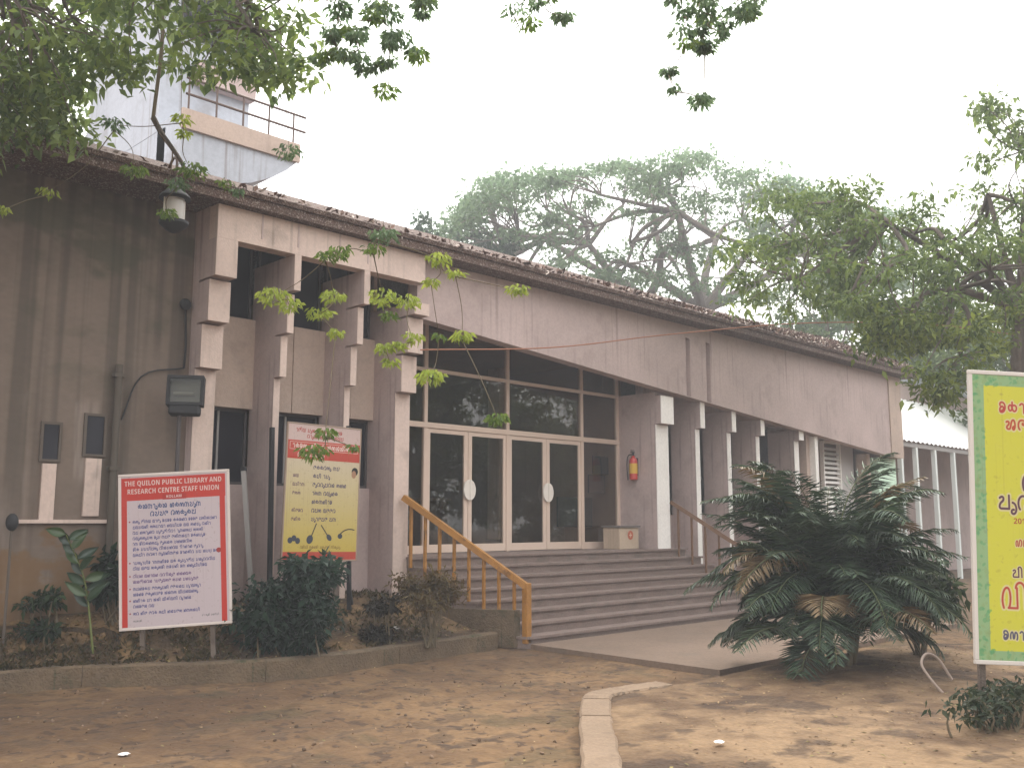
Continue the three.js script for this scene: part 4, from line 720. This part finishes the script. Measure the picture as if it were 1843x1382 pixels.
// tree whose boughs hang into view from above the stained wall
seed = 5005;
{
  const base = V(0.6, 0, -10.2), t = thing('overhanging_tree', 'broad tree whose leafy boughs droop over the stained wall and the sky', 'tree', [base.x, 0, base.z]);
  const fork = V(1.0, 5.6, -9.8), limbs = [], L = new Leaves(); part('trunk', tube([base.clone().add(V(0, -0.2, 0)), V(0.9, 3, -10), fork], 0.32, 12, 12, 0.24), M.bark, t);
  const spots = [];
  const foot = (x) => x < 140 ? 245 : x < 310 ? 135 : x < 430 ? 140 : 175;
  for (let i = 0; i < 165; i++) { const x = rr(-160, 555), y = lerp(-150, foot(x), Math.pow(rnd(), 0.8)) - (x > 430 ? 20 : 0); spots.push([x, y, rr(7.6, 11), 0]); }
  for (let i = 0; i < 40; i++) spots.push([rr(-60, 150), rr(40, 270), rr(8, 11), 0]);
  for (const [x, y] of [[325, 20], [190, 30], [270, 50], [120, 40]]) void x;
  for (let i = 0; i < 36; i++) { const a = rr(-3.4, 6.5), z = rr(-8.5, 4); spots.push([null, V(a, rr(6.6, 9.2), z)]); } // canopy over the forecourt, above the frame
  const hubs = [V(2.2, 7.2, -9.2), V(3.8, 7.6, -8), V(2.6, 7.4, -5), V(4.8, 7.8, -5.5), V(0.2, 7.4, -6), V(3.5, 7.8, -1.5), V(0, 7.4, -2), V(1.8, 7.8, 1.5)];
  limbs.push(limb(fork, hubs[0], 0.16, 0.1, 0.05), limb(hubs[0], hubs[1], 0.1, 0.07, 0.05), limb(fork, hubs[2], 0.15, 0.08, 0.05), limb(hubs[2], hubs[3], 0.08, 0.06, 0.05), limb(fork, hubs[4], 0.15, 0.09, 0.05), limb(hubs[2], hubs[5], 0.08, 0.05, 0.05), limb(hubs[4], hubs[6], 0.09, 0.05, 0.05), limb(hubs[6], hubs[7], 0.07, 0.04, 0.05));
  const tops3 = [];
  for (const [x, y, d] of spots) {
    const c = x === null ? y : at(x, y, d); if (x === null) { const s = c.clone().sub(CAM), f = s.dot(Fw), u = f > 0 ? PH / 2 - FOCAL * s.dot(Up) / f : -999; if (f > 0 && u > -90) continue; }
    clump(L, c, V(rr(0.25, 0.52), rr(0.14, 0.32), rr(0.25, 0.52)), 50, 0.11, 0.056, GREEN_D, mix(GREEN_M, GREEN_Y, 0.3), 0.4);
    tops3.push(c);
  }
  branching(limbs, hubs, tops3, 6, 0.035, 0.016, 0.012, 0.004);
  part('limbs', limbs, M.bark, t); part('crown', L.geo(), M_leaf, t, { keepUV: true });
  // thin hanging sprays, each a twig with its drooping leaves
  const sprays = [ // x, y, spread in photo pixels, distance, leaves, tone
    [490, 535, 30, 8.4, 26, 2], [520, 550, 22, 8.4, 18, 2], [600, 535, 22, 8.6, 20, 2], [575, 565, 22, 8.6, 18, 2], [603, 600, 14, 8.6, 12, 2], [690, 538, 28, 8.8, 24, 2], [735, 545, 24, 8.8, 20, 2], [700, 570, 16, 8.8, 10, 1],
    [612, 455, 24, 8.2, 18, 1], [585, 462, 16, 8.2, 12, 1], [690, 425, 26, 8.2, 22, 0], [672, 450, 20, 8.2, 14, 1], [790, 468, 22, 8.4, 20, 2], [820, 492, 14, 8.4, 10, 2], [776, 508, 12, 8.4, 9, 2], [932, 522, 18, 8.6, 18, 2], [692, 628, 16, 8.5, 14, 2], [716, 622, 14, 8.5, 12, 2], [702, 652, 14, 8.5, 12, 2], [742, 608, 18, 8.5, 14, 2], [832, 606, 18, 8.5, 18, 2], [790, 605, 10, 8.5, 7, 1], [775, 680, 24, 8.4, 22, 2], [896, 755, 18, 8.2, 18, 1], [565, 815, 26, 8.0, 22, 1], [585, 780, 16, 8.0, 12, 1], [635, 805, 10, 8.0, 6, 1],
    [610, 20, 26, 7.4, 26, 0], [640, 60, 22, 7.4, 18, 0], [690, 25, 36, 7.4, 36, 0], [715, 70, 26, 7.4, 22, 0], [745, 90, 16, 7.4, 12, 0], [700, 110, 14, 7.4, 10, 0], [605, 95, 10, 7.4, 8, 0], [960, 8, 18, 7.2, 10, 0], [1015, 30, 18, 7.2, 10, 0], [1270, 12, 28, 7.0, 24, 0], [1335, 25, 30, 7.0, 30, 0], [1300, 60, 14, 7.0, 8, 0], [1262, 182, 22, 7.0, 14, 0], [1215, 160, 12, 7.0, 7, 0],
    [240, 308, 22, 9.4, 24, 1], [345, 308, 26, 9.2, 26, 1], [318, 330, 20, 9.2, 16, 0], [405, 330, 14, 9.2, 8, 1], [425, 345, 12, 9.2, 7, 0], [520, 275, 24, 9.0, 18, 0], [325, 215, 16, 9.2, 14, 2], [330, 240, 12, 9.2, 10, 2], [205, 225, 22, 9.6, 20, 0], [300, 385, 16, 9.6, 16, 1], [5, 378, 14, 9.0, 10, 2], [85, 345, 16, 9.4, 8, 2],
  ];
  for (const [x0, x1, y0, y1, k] of [[565, 770, -30, 110, 26], [585, 720, 60, 165, 8], [920, 1045, -30, 50, 8], [1195, 1375, -30, 60, 20], [1200, 1290, 60, 210, 6], [1340, 1560, -60, -10, 6]]) for (let i = 0; i < k; i++) sprays.push([rr(x0, x1), lerp(y0, y1, Math.pow(rnd(), 1.5)), rr(10, 24), rr(7, 7.8), Math.round(rr(8, 18)), rnd() < 0.4 ? 1 : 0]);
  for (const [x, y, s, d, n, tone] of sprays) {
    let up = null, bd = 1e9; for (const q of sprays) if (q[1] < y - 4) { const e = Math.hypot((q[0] - x) * 1.4, q[1] - y, (q[3] - d) * 150); if (e < bd) { bd = e; up = q; } }
    const far = !up || (bd > 230 && y < 480), c = at(x, y, d), m = d / 1745, topP = far ? at(x + rr(-30, 30), -130, d) : at(up[0], up[1] + up[2] * 0.4, up[3]), mid = topP.clone().lerp(c, 0.5).add(V(rr(-0.06, 0.06), rr(-0.05, 0.05), rr(-0.06, 0.06))), Lf = new Leaves();
    const ca = tone === 2 ? [0.3, 0.38, 0.06] : tone === 1 ? [0.1, 0.17, 0.04] : [0.11, 0.18, 0.09], cb = tone === 2 ? [0.46, 0.52, 0.1] : tone === 1 ? [0.22, 0.3, 0.06] : [0.2, 0.28, 0.14];  // spray tones put backlight and sky glare into leaf colour
    for (let i = 0; i < n * (tone === 0 ? 4.6 : 4); i++) { const q = ball(), b = V(c.x + q.x * s * m, c.y + q.y * s * m * 0.55 + s * m * 0.2, c.z + q.z * s * m); const dd = V(q.x * 0.7 + rr(-0.5, 0.5), rr(-1, -0.2), q.z * 0.7 + rr(-0.5, 0.5)).normalize(); Lf.add(b, dd, V(rr(-1, 1), 0.4, rr(-1, 1)).normalize(), rr(0.045, 0.08), rr(0.02, 0.035), tint(ca, cb)); }
    const sp = part('leaf_spray', Lf.geo(), M_leaf, t, { keepUV: true }); part('twig', tube([topP, mid, c], 0.006, 4, 10, 0.003), M.twig, sp);
  }
  const br = [at(275, 212, 9.3), at(290, 240, 9.3), at(310, 268, 9.3), at(330, 300, 9.3), at(335, 325, 9.3)]; const bb = part('broken_branch', tube(br, 0.03, 7, 14, 0.018), M.bark, t); part('twig', [tube([at(310, 268, 9.3), at(308, 300, 9.3), at(300, 335, 9.3)], 0.008, 4, 6, 0.003), tube([at(287, -120, 9.3), at(292, 60, 9.3), at(275, 212, 9.3)], 0.02, 5, 10)], M.twig, bb);
}
// more trees: beyond the roof at the left, beyond the porch, and across the forecourt behind the camera (seen in the glass)
function roundTree(label, base, h, rad, n, leaf, ca, cb, group, low = 0) {
  const t = thing('leafy_tree', label, 'tree', [base.x, 0, base.z], group), L = new Leaves(), limbs = [], fork = V(base.x, h * 0.45, base.z);
  part('trunk', tube([V(base.x, -0.2, base.z), V(base.x + rr(-0.3, 0.3), h * 0.25, base.z), fork], h * 0.03, 9, 8, h * 0.02), M.bark, t);
  for (let i = 0; i < n; i++) { const q = ball().normalize().multiplyScalar(Math.pow(rnd(), 0.4)), c = V(base.x + q.x * rad, h * (0.68 - low) + q.y * h * (0.32 + low * 0.8), base.z + q.z * rad); clump(L, c, V(rad * 0.2, rad * 0.14, rad * 0.2), 110, leaf, leaf * 0.55, ca, cb, 0.2); if (i % 3 === 0) limbs.push(limb(fork, c, 0.07, 0.015, 0.08)); }
  part('limbs', limbs, M.bark, t); part('crown', L.geo(), M_leaf, t, { keepUV: true }); return t;
}
seed = 6006;
{ const b = at(40, 800, 27); roundTree('bushy tree showing behind the end of the roof beside the white tower', V(b.x, 0, b.z), 14, 4.6, 130, 0.2, GREEN_D, GREEN_M); }
{ const b = at(840, 800, 40); roundTree('rounded green tree low behind the middle of the long roof', V(b.x, 0, b.z), 15.5, 3.6, 70, 0.24, [0.035, 0.075, 0.035], [0.06, 0.11, 0.045]); }
{ const b = at(1490, 800, 37); roundTree('airy tree standing close behind the lower end of the roof', V(b.x, 0, b.z), 12, 4.2, 70, 0.2, [0.1, 0.16, 0.07], [0.2, 0.27, 0.1]); }
{ const b = at(1640, 800, 42); roundTree('dense tree rising beyond the white porch roof', V(b.x, 0, b.z), 13.5, 6, 120, 0.26, GREEN_D, GREEN_M); }
{ const b = at(1900, 800, 34); roundTree('dark tree standing far behind the yellow banner', V(b.x, 0, b.z), 12, 5.5, 90, 0.26, GREEN_D, GREEN_M); }
for (const [x, z, h, r] of [[16, 9, 11, 4.5], [9, 12, 12, 5], [22, 5.5, 10, 4], [24, 13, 13, 5.5], [1, 13, 11, 4.5]]) roundTree('shade tree across the forecourt facing the glass entrance', V(x, 0, z), h, r, 80, 0.26, GREEN_D, GREEN_M, 'trees across the forecourt');
for (const [x, z, h, r] of [[30, 4, 8, 4], [35, 9, 9, 4.5], [28, 10, 8, 4], [41, 4, 9, 5], [20, 12, 7, 3.6], [46, 12, 10, 5]]) roundTree('unseen low bushy tree added across the forecourt to darken the glass doors', V(x, 0, z), h, r, 90, 0.26, GREEN_D, GREEN_M, 'added trees across the forecourt', 0.16);  // unseen low row added to darken the reflection in the doors

// ------------------------------------------------------------------ litter
seed = 7007;
function scatter(name, label, cat, n, size, cols, spot, tilt = 0.35) {
  const g = new THREE.BufferGeometry(); g.setAttribute('position', new THREE.Float32BufferAttribute([0, 0, 0, 0.5, 0.1, -0.25, 1, 0.02, 0, 0.5, 0.12, 0.25], 3)); g.setIndex([0, 1, 2, 0, 2, 3]); g.computeVertexNormals();
  const m = new THREE.InstancedMesh(g, STD({ roughness: 0.9 }), n), q = new THREE.Matrix4(), e = new THREE.Euler();
  for (let i = 0; i < n; i++) { const p = spot(i), s = rr(size * 0.6, size * 1.4); e.set(rr(-tilt, tilt), rr(0, 6.28), rr(-tilt, tilt)); q.makeRotationFromEuler(e).scale(V(s, s, s)).setPosition(p); m.setMatrixAt(i, q); const c = cols[Math.floor(rnd() * cols.length)], k = rr(0.7, 1.3); m.setColorAt(i, lin(c[0] * k, c[1] * k, c[2] * k)); }
  m.name = numbered(name); m.userData = { label, category: cat, kind: 'stuff' }; scene.add(m); return m;
}
const browns = [[0.16, 0.09, 0.045], [0.09, 0.05, 0.03], [0.28, 0.19, 0.1], [0.2, 0.16, 0.06]];
scatter('ground_leaf_litter', 'scattered dead leaves over the dirt forecourt', 'leaves', 1100, 0.032, browns, () => { const d = 3.4 + 9 * Math.pow(rnd(), 0.8), p = at(rr(-150, 2000), 900, d); return V(p.x, hN(p.x, p.z) + 0.004 + (p.z < -9.4 && p.x < 9.5 ? -0.2 : 0), p.z); });
scatter('bed_leaf_litter', 'dead leaves lying in the planting bed', 'leaves', 2600, 0.055, [...browns, [0.1, 0.1, 0.03]], () => { const t = rr(0.25, 1), p = kerbCurve.getPointAt(t), q = V(lerp(0.5, 9.4, t), 0, t < 0.55 ? -11.2 : -11.6), u = 0.07 + 0.9 * rnd(), x = lerp(p.x, q.x, u), z = lerp(p.z, q.z, u); return V(x, bedY(x, z) + 0.006, z); });
scatter('sandy_bed_leaf_litter', 'dead leaves and scraps on the sandy bed', 'leaves', 1700, 0.036, browns, () => { const t = rnd(), p = rkCurve.getPointAt(0.05 + 0.9 * t), q = V(lerp(8, 14, t), 0, lerp(-0.5, -2, t)), u = 0.1 + 0.85 * rnd(), x = lerp(p.x, q.x, u), z = lerp(p.z, q.z, u); return V(x, bed2Y(x, z) + 0.006, z); });
scatter('roof_leaf_litter', 'thick dry leaf litter lying along the sloping roof coping', 'leaves', 17000, 0.1, [[0.13, 0.075, 0.055], [0.09, 0.05, 0.038], [0.5, 0.43, 0.38], [0.18, 0.11, 0.085]], () => { const x = 3 + 23.3 * Math.pow(rnd(), 0.6), u = rnd(); return V(x, lerp(5.82, 6.58 + ridgeUp(x), u) + rr(0.005, 0.03) * (x > 12 ? 2 : 1), lerp(-10.5, -12.9, u)); }, 0.9);
{ // ground cover in the planting bed, and pebbles
  const L = new Leaves(); for (let i = 0; i < 5200; i++) { const t = rr(0.25, 1), p = kerbCurve.getPointAt(t), q = V(lerp(0.5, 9.4, t), 0, t < 0.55 ? -11.2 : -11.6), u = 0.1 + 0.85 * rnd(), x = lerp(p.x, q.x, u), z = lerp(p.z, q.z, u); if (fbm(x / 8, z / 8, 24, 3, 301) < 0.48) continue; L.add(V(x, bedY(x, z) - 0.005, z), V(rr(-0.7, 0.7), rr(0.2, 0.9), rr(-0.7, 0.7)).normalize(), V(rr(-1, 1), 0.6, rr(-1, 1)).normalize(), rr(0.05, 0.13), rr(0.014, 0.035), tint([0.06, 0.055, 0.02], [0.14, 0.1, 0.04])); }
  const m = part('bed_weeds', L.geo(), M_leaf, null, { keepUV: true }); m.userData = { label: 'dry olive weeds spread over the planting bed', category: 'weeds', kind: 'stuff' };
  const g = new THREE.IcosahedronGeometry(1, 1), n = 900, im = new THREE.InstancedMesh(g, STD({ roughness: 0.95 }), n), q = new THREE.Matrix4(), e = new THREE.Euler();
  for (let i = 0; i < n; i++) { const d = 3.4 + 8 * Math.pow(rnd(), 0.8), w = at(rr(-150, 1100), 900, d), s = 0.004 + 0.016 * Math.pow(rnd(), 3); e.set(rr(0, 3), rr(0, 3), rr(0, 3)); q.makeRotationFromEuler(e).scale(V(s * rr(0.8, 1.6), s * rr(0.5, 0.9), s)).setPosition(w.x, hN(w.x, w.z) - 0.008 + s * 0.3, w.z); im.setMatrixAt(i, q); const k = rr(0.6, 1.5); im.setColorAt(i, lin(0.15 * k, 0.1 * k, 0.065 * k)); }
  im.name = 'ground_pebbles'; im.userData = { label: 'small pebbles strewn over the dirt forecourt', category: 'pebbles', kind: 'stuff' }; scene.add(im);
}
// crumpled paper scraps
for (const [px, py, y, lab] of [[50, 1170, null, 'crumpled white paper scrap on the bed soil'], [88, 1170, null, 'crumpled white paper scrap on the bed soil'], [712, 1143, null, 'white paper ball lying on the bed near the handrail'], [222, 1362, 0, 'flat white paper scrap on the open dirt'], [1295, 1340, 0.13, 'white scrap lying on the sandy bed']]) {
  const p = onY(px, py, y ?? 0.24); p.y = y === null ? bedY(p.x, p.z) : y + 0.005; const g = new THREE.IcosahedronGeometry(0.032, 2), q = g.attributes.position; for (let i = 0; i < q.count; i++) { const k = 0.7 + 0.6 * hash2(Math.round(q.getX(i) * 400), Math.round(q.getY(i) * 400 + q.getZ(i) * 900), 3); q.setXYZ(i, q.getX(i) * k * 1.3, q.getY(i) * k * (y === null ? 0.6 : 0.25), q.getZ(i) * k); }
  g.computeVertexNormals(); solo('paper_scrap', g.translate(p.x, p.y + 0.015, p.z), STD({ color: lin(0.8, 0.76, 0.74) }), lab, 'paper', lab.startsWith('crumpled') ? { group: 'paper scraps on the bed' } : {});
}

scene.traverse((o) => { if (o.isMesh) { o.castShadow = true; o.receiveShadow = true; } });
renderer.render(scene, camera);
